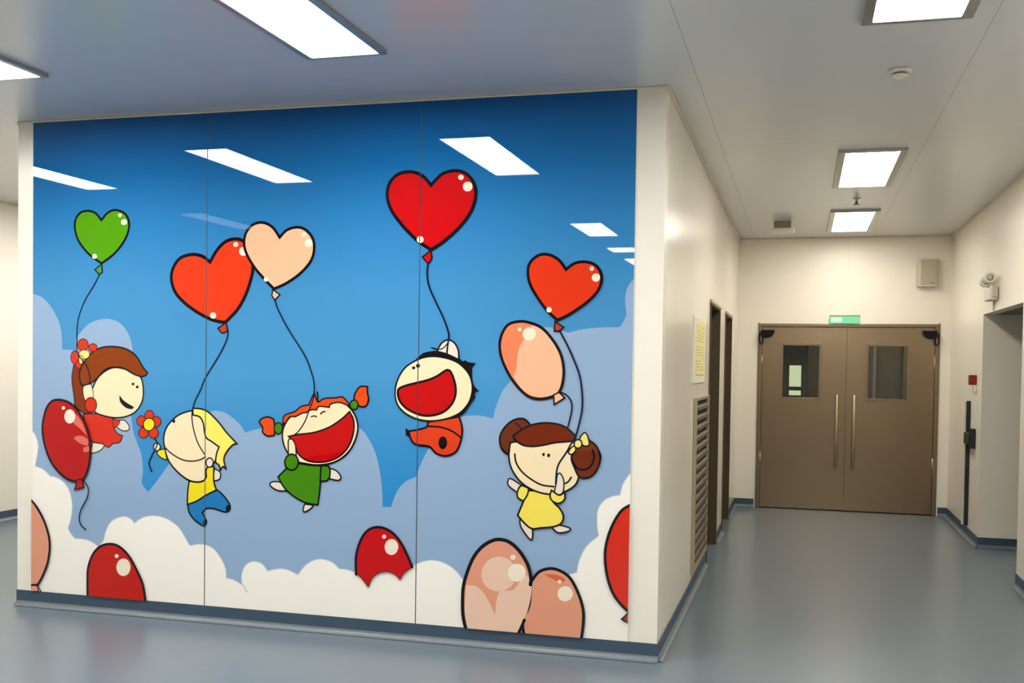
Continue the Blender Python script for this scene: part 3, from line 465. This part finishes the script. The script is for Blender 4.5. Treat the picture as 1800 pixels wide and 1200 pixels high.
('oval_big','','f','peach_light',0,[(3000,249,1),(3062,246),(3114,201),(3151,140),(3175,89,1),(3199,222),(3284,243),(3349,332),(3382,299),(3386,208),(3349,79),(3309,-23,1),(3020,-49,1),(2994,91)]),
('oval_big','','f','peach_light',0,[(3300,335),(3269,262),(3195,227),(3121,251),(3090,320),(3121,393),(3195,428),(3269,404)]),
('oval_big','','s','ink',20.7,[(3020,-63),(2986,55),(2979,162),(2987,262),(3032,394),(3084,469),(3144,512),(3195,526),(3254,515),(3313,470),(3364,396),(3386,321),(3384,279)]),
('oval_big','','s','ink',17.2,[(3352,76),(3335,35),(3309,-23)]),
('oval_big','','f','shine',0,[(3295,430),(3290,419),(3278,413),(3267,417),(3262,428),(3267,439),(3278,444),(3290,441)]),
('oval_big','','f','shine',0,[(3355,347),(3340,309),(3302,291),(3264,303),(3248,339),(3264,376),(3302,394),(3340,382)]),
('oval_scarlet','','f','red_scarlet',0,[(3980,775,1),(3945,758),(3897,723),(3848,637),(3817,532),(3814,436),(3835,327),(3876,241),(3946,171),(3981,153,1)]),
('oval_scarlet','','c','ink',15.9,[(3980,775,1),(3945,758),(3897,723),(3848,637),(3817,532),(3814,436),(3835,327),(3876,241),(3946,171),(3981,153,1)]),
('oval_scarlet','','f','maroon_knot',0,[(3953,168,1),(3911,124,1),(3960,100,1)]),
('oval_scarlet','','c','ink',8.3,[(3953,168,1),(3911,124,1),(3960,100,1)]),
]# ------------------------------------------------------------------ room shell
T = .12
bm = new_bm(); box(bm, XL-.2, 3.4, YB-.2, 22, -.15, 0); struct('floor', bm, 'floor_vinyl')
bm = new_bm(); box(bm, XL-.2, 3.4, YB-.2, 22, HC, HC+.15); struct('ceiling', bm, 'ceiling_paint')
DOORS = [(8.14, 9.10, 0, 2.165), (9.80, 10.66, 0, 2.165)]
bm = new_bm(); box(bm, X0, X1, D, D+T, 0, HC); struct('wall_front', bm, 'wall_paint')
bm = new_bm(); slab_with_holes(bm, 'yz', D+T, E, 0, HC, X1-T, X1, DOORS); struct('wall_side', bm, 'wall_side_paint')
bm = new_bm(); box(bm, X0, X0+T, D+T, 14.6, 0, HC); struct('wall_inner_left', bm, 'wall_paint')
bm = new_bm(); slab_with_holes(bm, 'xz', X1-T, XR+.3, 0, HC, E, E+.14, [(-.47, 1.475, 0, DT-.01)]); struct('wall_end', bm, 'wall_end_paint')
bm = new_bm(); slab_with_holes(bm, 'yz', YB, E, 0, HC, XR, XR+.10, [(N1, N2, 0, DT)]); struct('wall_right', bm, 'wall_paint')
bm = new_bm(); box(bm, XR+.10, 3.3, N2, N2+.12, 0, DT); struct('wall_alcove_far', bm, 'wall_paint')
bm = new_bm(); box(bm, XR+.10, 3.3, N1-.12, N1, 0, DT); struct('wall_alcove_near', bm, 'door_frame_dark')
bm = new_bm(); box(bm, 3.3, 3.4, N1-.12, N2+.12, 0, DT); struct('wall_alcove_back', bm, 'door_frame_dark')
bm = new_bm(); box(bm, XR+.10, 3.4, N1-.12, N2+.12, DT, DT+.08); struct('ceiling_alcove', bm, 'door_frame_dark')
bm = new_bm(); box(bm, XL-.1, XL, YB, 14.6, 0, HC); struct('wall_left', bm, 'wall_paint')
bm = new_bm(); box(bm, XL, X0, 14.6, 14.7, 0, HC); struct('wall_left_end', bm, 'wall_paint')
bm = new_bm(); box(bm, XL-.1, XR+.1, YB-.1, YB, 0, HC); struct('wall_back', bm, 'wall_paint')
# corridor behind the double door: unlit, with a lit pale doorway at its end
Z2 = E+.14
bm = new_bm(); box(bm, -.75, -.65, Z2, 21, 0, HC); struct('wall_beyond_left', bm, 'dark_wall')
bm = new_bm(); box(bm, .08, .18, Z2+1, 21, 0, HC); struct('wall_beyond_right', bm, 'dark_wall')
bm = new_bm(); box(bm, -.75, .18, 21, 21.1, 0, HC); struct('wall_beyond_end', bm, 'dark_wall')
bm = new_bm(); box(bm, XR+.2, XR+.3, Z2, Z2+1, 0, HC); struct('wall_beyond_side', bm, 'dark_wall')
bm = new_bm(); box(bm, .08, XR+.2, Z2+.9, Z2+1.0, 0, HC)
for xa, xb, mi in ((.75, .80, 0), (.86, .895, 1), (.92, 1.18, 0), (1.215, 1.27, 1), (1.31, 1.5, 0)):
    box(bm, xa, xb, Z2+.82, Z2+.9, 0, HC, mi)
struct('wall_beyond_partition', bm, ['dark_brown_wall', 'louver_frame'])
# baseboards: 10 cm vinyl skirting with a coved foot
def skirting(name, runs):
    """runs: (x0, y0, x1, y1, nx, ny) wall line with the normal pointing into the room"""
    bm = new_bm(); t = .007
    for a, b_, c, d, nx, ny in runs:
        horiz = ny != 0
        def bar(d0, d1, z0, z1, mi):
            if horiz: box(bm, min(a, c), max(a, c), min(b_+ny*d0, b_+ny*d1), max(b_+ny*d0, b_+ny*d1), z0, z1, mi)
            else: box(bm, min(a+nx*d0, a+nx*d1), max(a+nx*d0, a+nx*d1), min(b_, d), max(b_, d), z0, z1, mi)
        bar(0, t, .003, BB, 0)
        R = .03; prof = [(t, .003), (t, .003+R)] + [(t+R-R*math.cos(u), .003+R-R*math.sin(u)) for u in [i*math.pi/12 for i in range(1, 7)]]
        if horiz: prism_pts = [(b_+ny*p, q) for p, q in prof]; prism(bm, prism_pts, min(a, c), max(a, c), 'yz', 1)
        else: prism_pts = [(a+nx*p, q) for p, q in prof]; prism(bm, prism_pts, min(b_, d), max(b_, d), 'xz', 1)
    struct(name, bm, ['baseboard_vinyl', 'cove_vinyl'])
skirting('baseboard_front', [(X0, D, X1+.007, D, 0, -1)])
skirting('baseboard_side', [(X1, D, X1, DOORS[0][0]-.04, 1, 0), (X1, DOORS[0][1]+.04, X1, DOORS[1][0]-.04, 1, 0), (X1, DOORS[1][1]+.04, X1, E, 1, 0)])
skirting('baseboard_end', [(X1+.007, E, -.515, E, 0, -1), (1.52, E, XR-.007, E, 0, -1)])
skirting('baseboard_right', [(XR, YB, XR, N1, -1, 0), (XR, N2-.007, XR, E, -1, 0)])
skirting('baseboard_alcove', [(XR, N2, 3.3, N2, 0, -1)])
skirting('baseboard_left', [(XL, YB, XL, 14.6, 1, 0)])
skirting('baseboard_inner_left', [(X0, D, X0, 14.6, -1, 0)])
skirting('baseboard_back', [(XL+.01, YB, XR-.01, YB, 0, 1)])
# slim cover strips where walls meet the ceiling
n = 0
def trim(x0, x1, y0, y1, h=.018):
    global n; n += 1
    bm = new_bm(); box(bm, x0, x1, y0, y1, HC-h, HC-.001, bev=.003); struct('trim_%d' % n, bm, 'cove_trim')
trim(X0, X1+.012, D-.012, D, .012)
trim(X1, X1+.014, D, E); trim(XR-.014, XR, YB, E); trim(X1+.014, XR-.014, E-.012, E); trim(XL, XL+.014, YB, 14.6); trim(X0-.014, X0, D, 14.6)
# ------------------------------------------------------------------ glass mural
ML = -4.848; MW = 3.946; MB_ = .1015
YF = D-.008
mural = thing('glass_mural', (ML+MW/2, D, MB_), 'wide glossy glass mural of cartoon children flying with balloons in a blue sky', 'mural')
SEAMS = [(0, 1277), (1283, 2682), (2688, 3946)]
H_ = 3041
def smooth(pts, closed):
    n = len(pts)
    def P(i): return pts[i % n] if closed else pts[max(0, min(n-1, i))]
    out = []
    for i in range(n if closed else n-1):
        p1, p2 = P(i), P(i+1)
        p0 = P(i-1) if len(p1) < 3 else p1
        p3 = P(i+2) if len(p2) < 3 else p2
        L = math.hypot(p2[0]-p1[0], p2[1]-p1[1]); k = 1 if (len(p1) > 2 and len(p2) > 2) else max(3, min(9, int(L/14)))
        for j in range(k):
            t = j/k; t2 = t*t; t3 = t2*t
            def cr(c):
                a, b, d, e = p0[c], p1[c], p2[c], p3[c]
                m1 = (d-a)*.5; m2 = (e-b)*.5
                if p0 is p1: m1 = (d-b)*.8
                if p3 is p2: m2 = (d-b)*.8
                return (2*t3-3*t2+1)*b+(t3-2*t2+t)*m1+(-2*t3+3*t2)*d+(t3-t2)*m2
            out.append((cr(0), cr(1)))
    if not closed: out.append(pts[-1][:2])
    return out
def clip(poly, x0, x1):
    for ax, lim, sgn in ((0, x0, 1), (0, x1, -1), (1, 0, 1), (1, H_, -1)):
        out = []
        for i in range(len(poly)):
            a, b = poly[i-1], poly[i]; ia = (a[ax]-lim)*sgn >= 0; ib = (b[ax]-lim)*sgn >= 0
            if ia != ib:
                t = (lim-a[ax])/(b[ax]-a[ax]); out.append((a[0]+(b[0]-a[0])*t, a[1]+(b[1]-a[1])*t))
            if ib: out.append(b)
        poly = out
        if len(poly) < 3: return []
    return poly
def ribbon(pts, w, closed):
    n = len(pts); res = []; L = []; R = []
    for i in range(n):
        a = pts[i-1] if (i or closed) else pts[i]; b = pts[(i+1) % n] if (i < n-1 or closed) else pts[i]
        p = pts[i]
        d1 = (p[0]-a[0], p[1]-a[1]); d2 = (b[0]-p[0], b[1]-p[1])
        l1 = math.hypot(*d1); l2 = math.hypot(*d2)
        if l1 < 1e-6: d1, l1 = d2, l2
        if l2 < 1e-6: d2, l2 = d1, l1
        if l1 < 1e-6: continue
        n1 = (-d1[1]/l1, d1[0]/l1); n2 = (-d2[1]/l2, d2[0]/l2)
        mx, my = n1[0]+n2[0], n1[1]+n2[1]; q = max(.35, (mx*mx+my*my)/2); h = w/2
        mx, my = mx*h/q, my*h/q
        L.append((p[0]+mx, p[1]+my)); R.append((p[0]-mx, p[1]-my))
    m = len(L)
    for i in range(m if closed else m-1):
        j = (i+1) % m; res.append([L[i], L[j], R[j]]); res.append([L[i], R[j], R[i]])
    if not closed:   # round ends
        for c in (pts[0], pts[-1]): res.append([(c[0]+w/2*math.cos(k*math.pi/4), c[1]+w/2*math.sin(k*math.pi/4)) for k in range(8)])
    return res
pieces = {}
order = []
STEP = .00004
for li, (pk, sk, kind, mt, wd, pts) in enumerate(ART):
    closed = kind != 's'; sm = smooth(pts, closed)
    if kind == 'f':
        tri = tessellate_polygon([[Vector((x, y, 0)) for x, y in sm]])
        polys = [[sm[i] for i in t] for t in tri]
    else: polys = ribbon(sm, wd, closed)
    y = YF-.0005-li*STEP
    for pi, (x0, x1) in enumerate(SEAMS):
        key = (pk, sk) if pk != 'panel' else ('panel', pi)
        for po in polys:
            c = clip(po, x0, x1)
            if not c: continue
            if key not in pieces: pieces[key] = (new_bm(), []); order.append(key)
            bm, ml = pieces[key]
            if mt not in ml: ml.append(mt)
            vs = [bm.verts.new((ML+a/1000, y, MB_+b/1000)) for a, b in c]
            f = bm.faces.new(vs); f.normal_update(); f.material_index = ml.index(mt)
            if f.normal.y > 0: f.normal_flip()
for pi, (x0, x1) in enumerate(SEAMS):
    bm, ml = pieces[('panel', pi)]; ml.append('BACK')
    box(bm, ML+x0/1000, ML+x1/1000, YF, D-.0015, MB_, MB_+H_/1000, len(ml)-1)
LBL = dict(heart_green='green heart balloon', heart_orange='orange heart balloon crossed by the left seam', heart_peach='pale peach heart balloon', heart_red='large red heart balloon', heart_scarlet='orange-red heart balloon at the right',
 oval_peach='peach oval balloon with deeper orange side', oval_darkred='dark red oval balloon', oval_edge='peach balloon cut by the left edge', oval_red='red balloon rising from the bottom edge', oval_cloud='red balloon half behind white cloud', oval_salmon='small salmon balloon at the bottom', oval_big='big peach balloon at the bottom', oval_scarlet='red balloon cut by the right edge',
 girl_brown='girl with brown ponytail, red flower and red dress', boy_blonde='blonde boy in yellow shirt holding a flower', girl_red='laughing girl with orange pigtails and green dress', boy_black='laughing boy with black hair in orange suit', girl_buns='girl with brown buns in yellow dress')
def kind_of(pk): return 'heart_balloon' if pk.startswith('heart') else 'oval_balloon' if pk.startswith('oval') else 'cartoon_child'
def emit(key, name, parent, label):
    bm, ml = pieces.pop(key)
    o = obj(name, bm, ['panel_backing' if q == 'BACK' else 'ink_'+q for q in ml], parent, label, recalc=False)
    return o
PL = ['left glass panel with printed sky and clouds', 'middle glass panel with printed sky and clouds', 'right glass panel with printed sky and clouds']
for pi in range(3): emit(('panel', pi), 'glass_panel', mural, PL[pi])
mains = {}
for key in [k for k in order if k[0] != 'panel' and k[1] == '']: mains[key[0]] = emit(key, kind_of(key[0]), mural, LBL[key[0]])
SN = dict(foot='foot', foot2='foot', arm='arm', arm2='arm', hand='hand', hand2='hand', pigtail='pigtail', pigtail2='pigtail', bun='hair_bun', bun2='hair_bun', sleeve='sleeve', ear='hand', string='balloon_string', hair='hair', dress='dress', flower='flower', trousers='trousers', shirt='shirt', mouth='mouth', bow='hair_bow')
for key in [k for k in order if k[0] != 'panel' and k[1] != '']: emit(key, SN[key[1]], mains[key[0]], None)
bm = new_bm()
for a, b_ in ((1277, 1283), (2682, 2688)): box(bm, ML+(a+.3)/1000, ML+(b_-.3)/1000, YF-.001, D-.001, MB_, MB_+H_/1000)
obj('seam_strip', bm, 'panel_gap', mural)
# ------------------------------------------------------------------ ceiling lights
def light(x0, x1, y0, y1, glow, label, group, name='ceiling_light', fw=.035):
    t = thing(name, ((x0+x1)/2, (y0+y1)/2, HC), label, 'ceiling light', group)
    bm = new_bm(); z0, z1 = HC-.022, HC-.0005; f = fw
    for q in ((x0, x0+f, y0, y1), (x1-f, x1, y0, y1), (x0+f, x1-f, y0, y0+f*.6), (x0+f, x1-f, y1-f*.6, y1)): box(bm, *q, z0, z1, bev=.003)
    obj('frame', bm, 'lamp_frame', t)
    bm = new_bm(); box(bm, x0+f, x1-f, y0+f*.6, y1-f*.6, HC-.014, HC-.004)
    obj('diffuser', bm, glow, t)
G1 = 'long ceiling lights of the hall'; G2 = 'corridor ceiling lights'
names = {}
COLS = [(-6.27, -5.87, 'far left'), (-4.39, -3.97, 'left'), (-2.43, -2.0, 'middle')]
for x0, x1, nm in COLS:
    light(x0, x1, 3.14, 4.47, 'lamp_glow', {'far left': 'far left hall ceiling light, seen only as the reflection at the mural left edge', 'left': 'white ceiling light cut by the left edge of the photo', 'middle': 'long white rectangular ceiling light above the middle of the mural'}[nm], G1)
light(-6.33, -5.95, .62, 1.82, 'lamp_dim', 'dim hall ceiling light, a faint pale streak reflected above the orange heart balloon', G1)
light(-2.45, -2.04, -.52, .56, 'lamp_glow', 'hall ceiling light reflected above the orange-red heart balloon at the mural right', G1)
light(-2.47, -2.06, -2.1, -1.55, 'lamp_glow', 'hall ceiling light reflected as a thin sliver at the mural right edge', G1)
light(-2.47, -2.06, -3.7, -2.8, 'lamp_glow', 'farthest hall ceiling light, reflected as a small wedge at the mural right edge', G1)
light(.22, .68, 3.2, 4.52, 'lamp_glow', 'corridor ceiling light at the top edge of the photo, nearest to the camera', G2, fw=.05)
light(.22, .68, 7.10, 8.48, 'lamp_glow_corridor', 'square-looking corridor ceiling light, second from the double door', G2, fw=.05)
light(.24, .70, 9.75, 11.15, 'lamp_glow_corridor', 'corridor ceiling light nearest to the brown double door', G2, fw=.05)
light(.22, .68, -.6, .6, 'lamp_glow', 'added ceiling light behind the camera in line with the corridor, fills the lower walls', G2, fw=.05)  # added out of view to brighten the mural bottom and lower walls
light(.22, .68, -3.6, -2.4, 'lamp_glow', 'added ceiling light near the back wall in line with the corridor, fills the lower walls', G2, fw=.05)  # second added fill light, also out of view
light(-6.5, -6.06, 7.4, 8.6, 'lamp_glow', 'unseen ceiling light added to brighten the left corridor wall', 'added left corridor lights')  # added out of sight to light the left corridor wall
light(-6.5, -6.06, 11.2, 12.4, 'lamp_glow', 'deeper unseen ceiling light added to brighten the left corridor', 'added left corridor lights')  # another added, hidden light for the left corridor
# ------------------------------------------------------------------ ceiling devices
t = thing('smoke_detector', (.455, 5.275, HC), 'small round white smoke detector on the ceiling above the corridor entrance', 'smoke detector')
bm = new_bm(); lathe(bm, (.455, 5.275, HC), [(.055, -.001), (.056, -.014), (.045, -.02)]); obj('base', bm, 'white_plastic', t)
bm = new_bm(); lathe(bm, (.455, 5.275, HC), [(.034, -.019), (.034, -.03)]); obj('vent_ring', bm, 'grey_plastic', t)
bm = new_bm(); lathe(bm, (.455, 5.275, HC), [(.040, -.029), (.038, -.036), (.026, -.043), (.004, -.045)]); obj('cap', bm, 'white_plastic', t)
t = thing('ceiling_vent', (-.22, 10.45, HC), 'small boxy ceiling unit with dark sides and white plate left of the last corridor light', 'ceiling vent')
bm = new_bm(); box(bm, -.305, -.135, 10.38, 10.55, HC-.075, HC-.001, bev=.004); obj('body', bm, 'vent_body', t)
bm = new_bm(); box(bm, -.33, -.10, 10.34, 10.59, HC-.105, HC-.075, bev=.008); obj('plate', bm, 'white_plastic', t)
t = thing('sprinkler_head', (.445, 9.1, HC), 'small grey sprinkler cone hanging between the two far corridor lights', 'sprinkler')
bm = new_bm(); lathe(bm, (.445, 9.1, HC), [(.035, -.001), (.034, -.006), (.012, -.012), (.012, -.03)]); obj('escutcheon', bm, 'speaker_beige', t)
bm = new_bm(); lathe(bm, (.445, 9.1, HC), [(.010, -.03), (.014, -.05), (.03, -.054), (.03, -.058)]); obj('deflector', bm, 'grey_plastic', t)
# ------------------------------------------------------------------ door_1: double door at the end of the corridor
d1 = thing('door_1', (.5, E, 0), 'brown metal double door with two windows at the end of the corridor', None, kind='structure')
bm = new_bm(); f0, f1 = -.486, 1.490; yf = E-.03; fb = .036
box(bm, f0, f0+fb, yf, E+.10, 0, DT+.0, bev=.004); box(bm, f1-fb, f1, yf, E+.10, 0, DT, bev=.004); box(bm, f0+fb, f1-fb, yf, E+.10, DT-fb, DT, bev=.004)
for s, x in ((1, f0), (-1, f1)): box(bm, min(x, x-s*.012), max(x, x-s*.012), E-.012, E, 0, DT+.012)
obj('door_frame', bm, 'steel_frame', d1)
bm = new_bm(); box(bm, f0+fb, f1-fb, E-.01, E+.08, .001, .006); obj('threshold', bm, 'black_plastic', d1)
WIN = [(-.215, .205), (.735, 1.165)]
LEAF = [(f0+fb+.003, .5015), (.5045, f1-fb-.003)]
for k in range(2):
    a, b_ = LEAF[k]; wa, wb = WIN[k]
    bm = new_bm(); slab_with_holes(bm, 'xz', a, b_, .012, DT-fb-.004, E+.004, E+.05, [(wa, wb, 1.30, 1.915)])
    lf = obj('door_leaf', bm, 'steel_brown', d1, ('left' if k == 0 else 'right')+' door leaf')
    bm = new_bm()
    for y0, y1 in ((E-.004, E+.006), (E+.048, E+.056)):
        for q in ((wa-.022, wa+.008, 1.278, 1.937), (wb-.008, wb+.022, 1.278, 1.937), (wa+.008, wb-.008, 1.278, 1.308), (wa+.008, wb-.008, 1.907, 1.937)): box(bm, q[0], q[1], y0, y1, q[2], q[3], bev=.003)
    obj('window_frame', bm, 'steel_frame', lf)
    bm = new_bm(); box(bm, wa, wb, E+.024, E+.030, 1.30, 1.915); obj('glass_pane', bm, 'window_glass', lf)
    hx = .405 if k == 0 else .594
    bm = new_bm(); tube(bm, [(hx, E+.004, 1.30), (hx, E-.04, 1.30)], .008); tube(bm, [(hx, E+.004, .55), (hx, E-.04, .55)], .008)
    tube(bm, [(hx, E-.045, .50), (hx, E-.045, .505), (hx, E-.045, 1.345), (hx, E-.045, 1.35)], [.011, .017, .017, .011]); obj('pull_handle', bm, 'steel_light', lf)
    # black pivot cover in the upper outer corner
    s = 1 if k == 0 else -1; cx = (f0+.02) if k == 0 else (f1-.02)
    poly = [(cx, 2.085), (cx+s*.155, 2.085), (cx+s*.15, 2.045), (cx+s*.125, 2.012), (cx+s*.08, 1.995), (cx+s*.03, 1.995), (cx, 2.01)]
    bm = new_bm(); prism(bm, poly, E-.055, E+.003, 'xz'); obj('pivot_cover', bm, 'closer_black', lf)
    bm = new_bm(); tube(bm, [(cx+s*.03, E-.045, 2.06), (cx-s*.015, E-.055, 2.05), (cx-s*.018, E-.055, 1.95), (cx+s*.004, E-.052, 1.915), (cx+s*.02, E-.05, 1.93), (cx+s*.025, E-.05, 2.0)], .008); obj('door_arm', bm, 'closer_black', lf)
    bm = new_bm(); hxx = f0+fb if k == 0 else f1-fb
    for z in (.45, 1.6): tube(bm, [(hxx, E-.008, z), (hxx, E-.008, z+.2)], .009)
    obj('hinge', bm, 'steel_light', lf)
# far doorway seen through the left window; its glazing emits to look lit
t = thing('lit_doorway', (-.10, 20.9, 0), 'pale green lit glazed door seen far away through the left door window', 'door')
bm = new_bm(); box(bm, -.24, .0, 20.93, 20.99, 0, 1.72); obj('glazing', bm, 'far_door_glow', t)
bm = new_bm()
for q in ((-.29, -.24, 0, 1.77), (.0, .05, 0, 1.77), (-.24, .0, 1.72, 1.77), (-.24, .0, 1.20, 1.28), (-.24, .0, 1.05, 1.10)): box(bm, q[0], q[1], 20.88, 20.93, q[2], q[3])
obj('door_frame', bm, 'dark_bar', t)
light(.55, 1.05, Z2+.15, Z2+.5, 'lobby_fill', 'ceiling light added in the lobby behind the double door to brighten its partition', 'added lobby lights')  # added fill so the partition bands show through the right window
# ------------------------------------------------------------------ side doors in the left corridor wall
for i, (y0, y1, z0, z1) in enumerate(DOORS):
    d = thing('door_%d' % (i+2), (X1, (y0+y1)/2, 0), 'narrow dark brown recessed door in the left corridor wall, %s' % ('beside the louvre grille' if i == 0 else 'nearest to the double door'), None, kind='structure')
    bm = new_bm(); f = .04
    box(bm, X1-T, X1+.012, y0-f+.04, y0+.012, 0, z1, bev=.003); box(bm, X1-T, X1+.012, y1-.012, y1, 0, z1, bev=.003); box(bm, X1-T, X1+.012, y0+.012, y1-.012, z1-.014, z1, bev=.003)
    obj('door_frame', bm, 'door_dark', d)
    bm = new_bm(); box(bm, X1-.014, X1+.018, y0-.03, y1+.03, z1, z1+.028, bev=.004); obj('lintel_strip', bm, 'louver_frame', d)
    bm = new_bm(); box(bm, X1-T+.005, X1-T+.05, y0+.014, y1-.014, .008, z1-.016, bev=.003); lf = obj('door_leaf', bm, 'door_dark', d)
    bm = new_bm(); tube(bm, [(X1-T+.05, y0+.10, 1.02), (X1-T+.09, y0+.10, 1.02), (X1-T+.09, y0+.22, 1.02)], .009); obj('handle', bm, 'steel_light', lf)
# ------------------------------------------------------------------ louvre grille and notice
gy0, gy1, gz0, gz1 = 7.0, 8.02, .14, 1.41
t = thing('louvre_grille', (X1, (gy0+gy1)/2, gz0), 'tall metal louvre grille with beige frame low on the left corridor wall', 'vent grille')
bm = new_bm(); f = .05
for q in ((gy0, gy0+f*1.6, gz0, gz1), (gy1-f, gy1, gz0, gz1), (gy0+2*f, gy1-f, gz0, gz0+f), (gy0+2*f, gy1-f, gz1-f*.5, gz1)): box(bm, X1+.0005, X1+.022, q[0], q[1], q[2], q[3], bev=.003)
obj('frame', bm, 'louver_frame', t)
bm = new_bm(); box(bm, X1+.0005, X1+.002, gy0+2*f, gy1-f, gz0+f, gz1-f*.5); obj('shade_plate', bm, 'louver_shade', t)  # dark sheet stands in for the shade between the slats
bm = new_bm(); z = gz0+f+.005
while z < gz1-f*.5-.06:
    prism(bm, [(X1+.003, z+.050), (X1+.020, z+.040), (X1+.027, z+.020), (X1+.025, z+.018), (X1+.017, z+.036), (X1+.003, z+.045)], gy0+2*f, gy1-f, 'xz'); z += .0735
obj('slats', bm, 'louver_metal', t)
t = thing('wall_notice', (X1, 7.28, 1.57), 'yellow printed safety notice in a white holder above the louvre grille', 'notice')
ny0, ny1, nz0, nz1 = 6.90, 7.66, 1.565, 1.975
bm = new_bm(); box(bm, X1+.0005, X1+.008, ny0-.03, ny1+.05, nz0-.05, nz1+.02, bev=.002); obj('holder', bm, 'notice_white', t)
bm = new_bm(); box(bm, X1+.008, X1+.0095, ny0+.12, ny1-.02, nz0, nz1); pp = obj('paper', bm, 'notice_paper', t)
bm = new_bm(); rnd = random.Random(4)
for zz in [nz1-.05-.021*i for i in range(16)]:
    y = ny0+.15
    while y < ny1-.1:
        L = rnd.uniform(.03, .10); 
        if rnd.random() < .7: box(bm, X1+.0095, X1+.0100, y, min(y+L, ny1-.06), zz, zz+.006)
        y += L+.02
box(bm, X1+.0095, X1+.0100, ny0+.14, ny1-.04, nz0+.004, nz0+.012)
obj('printed_lines', bm, 'notice_ink', pp)
# ------------------------------------------------------------------ right wall devices
cy0 = 10.03
t = thing('fire_call_point', (XR, cy0, 1.5), 'small dark red fire call point on the right wall before the opening', 'fire alarm')
bm = new_bm(); box(bm, XR-.062, XR-.0005, cy0-.05, cy0+.05, 1.505, 1.60, bev=.006); obj('housing', bm, 'call_red', t)
bm = new_bm(); box(bm, XR-.030, XR-.0005, cy0-.05, cy0+.0, 1.44, 1.505, bev=.004); obj('connector', bm, 'white_plastic', t)
t = thing('guard_post', (XR, 10.3, .12), 'slim black vertical post on the right wall with a green-black box on it', 'wall post')
bm = new_bm(); box(bm, XR-.035, XR-.0005, 10.28, 10.33, .12, 1.345, bev=.004); obj('post', bm, 'black_plastic', t)
bm = new_bm(); box(bm, XR-.05, XR-.0005, 10.33, 10.38, .12, 1.345, bev=.002); obj('edge_strip', bm, 'white_plastic', t)
bm = new_bm(); box(bm, XR-.06, XR-.0005, 10.02, 10.28, .93, 1.04, bev=.008); obj('bracket', bm, 'green_dark', t)
bm = new_bm(); box(bm, XR-.05, XR-.0005, 9.96, 10.03, .90, 1.09, bev=.008); obj('holder', bm, 'black_plastic', t)
t = thing('emergency_light', (XR, 9.15, 2.26), 'white twin-head emergency light on the right wall above the opening', 'emergency light')
bm = new_bm(); box(bm, XR-.07, XR-.0005, 9.02, 9.30, 2.25, 2.36, bev=.008); obj('housing', bm, 'white_plastic', t)
bm = new_bm(); box(bm, XR-.05, XR-.01, 9.0, 9.018, 2.27, 2.36, bev=.003); obj('cover', bm, 'speaker_beige', t)
for yy, zz in ((9.08, 2.44), (9.26, 2.42)):
    bm = new_bm(); lathe(bm, (XR-.07, yy, zz), [(.02, .05), (.045, .03), (.05, -.045), (.04, -.055)], axis='y', seg=24); lathe(bm, (XR-.04, yy, 2.36), [(.012, 0), (.012, zz-2.38)], seg=12); hd = obj('lamp_head', bm, 'white_plastic', t)
    bm = new_bm(); lathe(bm, (XR-.07, yy, zz), [(.03, -.056), (.012, -.06)], axis='y', seg=20); obj('lens', bm, 'speaker_beige', hd)
bm = new_bm(); tube(bm, [(XR-.008, 9.2, 2.25), (XR-.008, 9.2, 2.165)], .006); obj('conduit', bm, 'white_plastic', t)
# ------------------------------------------------------------------ end wall devices
t = thing('wall_speaker', (1.35, E, 2.58), 'beige wall loudspeaker high on the end wall right of the double door', 'speaker')
bm = new_bm(); pf = [(1.235, E), (1.237, E-.05), (1.25, E-.085), (1.275, E-.10), (1.43, E-.10), (1.452, E-.085), (1.466, E-.05), (1.468, E)]
prism(bm, [(a, b_-.0005) for a, b_ in pf], 2.58, 2.885, 'xy'); obj('cabinet', bm, 'speaker_beige', t)
bm = new_bm(); box(bm, 1.272, 1.432, E-.106, E-.10, 2.60, 2.868, bev=.003); gr = obj('speaker_grille', bm, 'speaker_mesh', t)
bm = new_bm(); box(bm, 1.375, 1.415, E-.108, E-.106, 2.612, 2.622); obj('badge', bm, 'grey_plastic', gr)
t = thing('exit_sign', (.47, E-.05, 2.16), 'glowing green exit sign above the middle of the double door', 'exit sign')
bm = new_bm(); box(bm, .30, .64, E-.07, E-.0315, 2.243, 2.262, bev=.003); obj('housing', bm, 'louver_frame', t)
bm = new_bm(); box(bm, .305, .635, E-.062, E-.040, 2.165, 2.243, bev=.002); sg = obj('sign_panel', bm, 'exit_glow', t)
bm = new_bm(); box(bm, .32, .44, E-.0635, E-.062, 2.178, 2.232); obj('pictogram', bm, 'exit_pale', sg)
